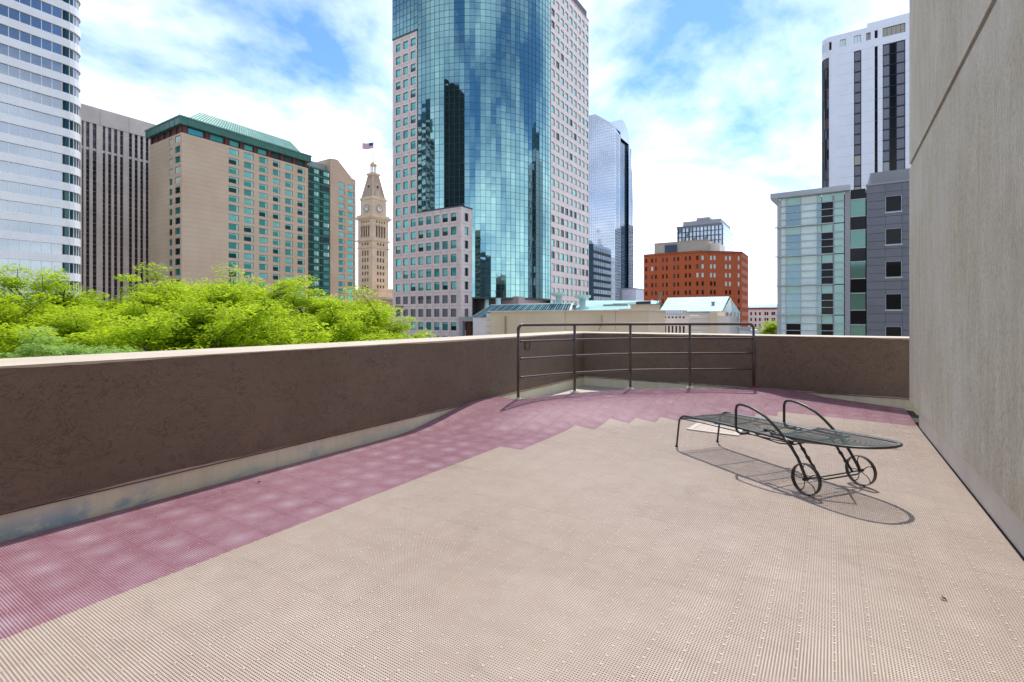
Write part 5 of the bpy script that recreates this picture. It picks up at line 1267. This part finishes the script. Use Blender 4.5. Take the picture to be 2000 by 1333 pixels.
place_windows(wt_, items, 290)
mb = MB(); k_ = 0
while ZTS-FH*k_ > rel(0):
    z = ZTS-FH*k_; 
    for a, b in ((1.2, 5.1), (7.0, 9.8), (10.7, 11.6), (16.7, 17.8)): FM.box(mb, XM(a), XM(b), -.01, .012, z-.04, z, 'greyl')
    k_ += 1
o = mb.obj('cladding_joints', wt_); o['kind'] = 'stuff'

# ================================================================== CITY BEHIND THE VIEWER (seen mirrored in the glass)
def back_tower(label, x0, x1, y0, y1, zt_, wall, gl, fh=3.9):
    t = thing('office_tower', label, 'skyscraper', ((x0+x1)/2, (y0+y1)/2, GZ)); mb = MB(); mb.box(x0, x1, y0, y1, GZ, zt_, wall); mb.box(x0+5, x1-5, y0+5, y1-5, zt_, zt_+5, wall); mb.obj('wall', t)
    mb = MB(); z = GZ+4
    while z < zt_-3:
        mb.box(x0-.06, x1+.06, y0-.06, y1+.06, z, z+fh*.55, gl); z += fh
    o = mb.obj('window_bands', t); o['kind'] = 'stuff'
back_tower('black glass tower behind the viewer, mirrored in the teal glass', -112, -28, -95, -60, 150, 'blk', 'blk')
back_tower('dark green tower behind the viewer at the far left', -262, -182, -100, -62, 150, 'skyd', 'tealk')
back_tower('grey office tower behind the viewer to the right', 48, 72, -70, -45, 62, 'concd', 'blk')
back_tower('dark stepped tower behind the viewer, right of the grey one', 95, 140, -80, -40, 50, 'dark', 'navy')
back_tower('tall dark green tower off to the right', 60, 84, 205, 240, 120, 'skyd', 'tealk')
back_tower('low teal block off to the right', 110, 170, 20, 60, 28, 'concd', 'tealw')

# ================================================================== TREES
def make_tree(seed, leafkey, r=4.4):
    """open, layered honey locust: leaning limbs that carry flattened pads of fine leaves"""
    rn = random.Random(seed); tr = MB(); tips = []
    def limb(p, d, L, rad, lev):
        n = 5; pts = [Vector(p)]; dd = Vector(d).normalized()
        for i in range(n):
            dd = (dd+Vector((rn.uniform(-.2, .2), rn.uniform(-.2, .2), rn.uniform(-.07, .07)))).normalized(); pts.append(pts[-1]+dd*(L/n))
        tr.tube(pts, [rad*(1-.55*i/n) for i in range(n+1)], 'bark', 6 if lev < 2 else 4)
        if lev >= 2: tips.append((pts[3], .8)); tips.append((pts[-1], 1)); return
        if lev == 1: tips.append((pts[-1], 1.15))
        for i in range([5, 4][lev]):
            at_ = pts[rn.randint(2, n)]; a = rn.uniform(0, 2*math.pi); sp_ = rn.uniform(.6, 1.05)
            nd = (dd*.7+Vector((math.cos(a)*sp_, math.sin(a)*sp_, rn.uniform(-.15, .4)))).normalized(); limb(at_, nd, L*rn.uniform(.5, .7), rad*.5, lev+1)
    tr.tube([(0, 0, 0), (.05, .02, 2), (.0, .1, 5.2)], [.24, .2, .17], 'bark', 8)
    for i in range(6):
        a = i*1.05+rn.uniform(-.3, .3); up = rn.uniform(.7, 1.5); limb((0, .1, 4.4+.2*i), (math.cos(a)*.8, math.sin(a)*.8, up), r*rn.uniform(.8, 1.1), .13, 0)
    limb((0, .1, 5.2), (.1, 0, 1), r*1.1, .13, 0)
    lf = MB(); k_ = lf.mi(leafkey)
    for tp_, sz in tips:
        sx_ = rn.uniform(.42, .68)*sz; sz_ = rn.uniform(.18, .30)*sz; nl = int(rn.uniform(190, 300)*sz)
        for q in range(nl):
            while True:
                u, v, w_ = rn.uniform(-1, 1), rn.uniform(-1, 1), rn.uniform(-1, 1)
                if u*u+v*v+w_*w_ < 1: break
            rr_ = math.sqrt(u*u+v*v); c = tp_+Vector((u*sx_*1.7, v*sx_*1.7, w_*sz_*1.6-rr_*.12+.05)); a = math.atan2(v, u)+rn.gauss(0, .5); L = rn.uniform(.06, .13); ww = L*.5
            ux = Vector((math.cos(a), math.sin(a), rn.uniform(-.55, .1))).normalized(); vx = ux.cross(Vector((rn.uniform(-.5, .5), rn.uniform(-.5, .5), 1))).normalized()
            i0 = len(lf.v); lf.v += [tuple(c-ux*L), tuple(c-vx*ww), tuple(c+ux*L), tuple(c+vx*ww)]; lf.f.append((i0, i0+1, i0+2, i0+3)); lf.m.append(k_)
    return tr.mesh('trunk'), lf.mesh('crown')
VAR = [make_tree(31, 'leaf'), make_tree(57, 'leaf'), make_tree(88, 'leaf')]
def top_of(v): z = sorted(q.co.z for q in v[1].vertices); return z[int(len(z)*.985)]
TOPS = [top_of(v) for v in VAR]
def at(px, depth):                  # plan position from a compass bearing and a distance
    k_ = (px-1000)/975; s_, c_ = math.sin(R(YAW)), math.cos(R(YAW)); return depth*(-s_+k_*c_), depth*(c_+k_*s_)
trees = [(150, 44, 3.6, 'tallest lime green tree in front of the white banded tower'), (265, 50, 3.2, 'lime green tree in front of the finned tower'), (400, 46, 3.3, 'lime green tree below the corner of the tan hotel'),
 (540, 48, 2.3, 'lime green tree below the middle of the tan hotel facade'), (655, 47, 1.8, 'lime green tree with open branches left of the clock tower'), (700, 47, .6, 'lime green tree at the right end of the row beside the granite tower'),
 (30, 36, 1.2, 'lime green tree at the left edge of the photo'), (210, 33, .9, 'lime green tree in the near row, second from the left edge'), (340, 30, .5, 'lime green tree in the near row below the hotel corner'), (470, 31, .4, 'lime green tree in the near row below the hotel windows'),
 (590, 33, .5, 'lime green tree in the near row below the green glass link'), (675, 36, -.4, 'lime green tree in the near row nearest the clock tower'), (-60, 48, 3, 'lime green tree just past the left edge'), (-60, 26, -.6, 'near lime green tree at the lower left corner of the foliage'),
 (335, 62, 3.1, 'farther lime green tree behind the row below the hotel'), (-10, 60, 3.0, 'farther lime green tree in front of the white tower'), (480, 62, 2.6, 'farther lime green tree behind the row at mid hotel'), (735, 60, -.6, 'small lime green tree at the foot of the granite tower')]
rt = random.Random(77)
def put_tree(v, x, y, topz, lb, sc=None, mats=None, group='lime green street trees below the terrace'):
    t = thing('locust_tree', lb, 'tree', (x, y, GZ), group); s_ = (rel(topz)-GZ)/TOPS[v] if sc is None else sc
    t.location.z = rel(topz)-TOPS[v]*s_; t.scale = (s_, s_, s_); t.rotation_euler = (0, 0, rt.uniform(0, 6.28))
    for nm, me in zip(('trunk', 'crown'), VAR[v]):
        o = bpy.data.objects.new(nm, me); COL.objects.link(o); o.parent = t
        if mats and nm == 'crown':
            o.data = me.copy(); o.data.materials.clear(); o.data.materials.append(mats)
    return t
for i, (px, dep, tz, lb) in enumerate(trees):
    x, y = at(px, dep); put_tree(i % 3, x, y, tz, lb)
x, y = at(145, 19); put_tree(1, x, y, -1.0, 'pale bluish green tree close behind the left parapet', .5, M['leaf2'], None)
x, y = at(1511, 118); put_tree(2, x, y, -.9, 'round lime green tree in the gap left of the glass building', .62, None, None)

for o in list(bpy.data.objects):
    if '_at' in o: del o['_at']
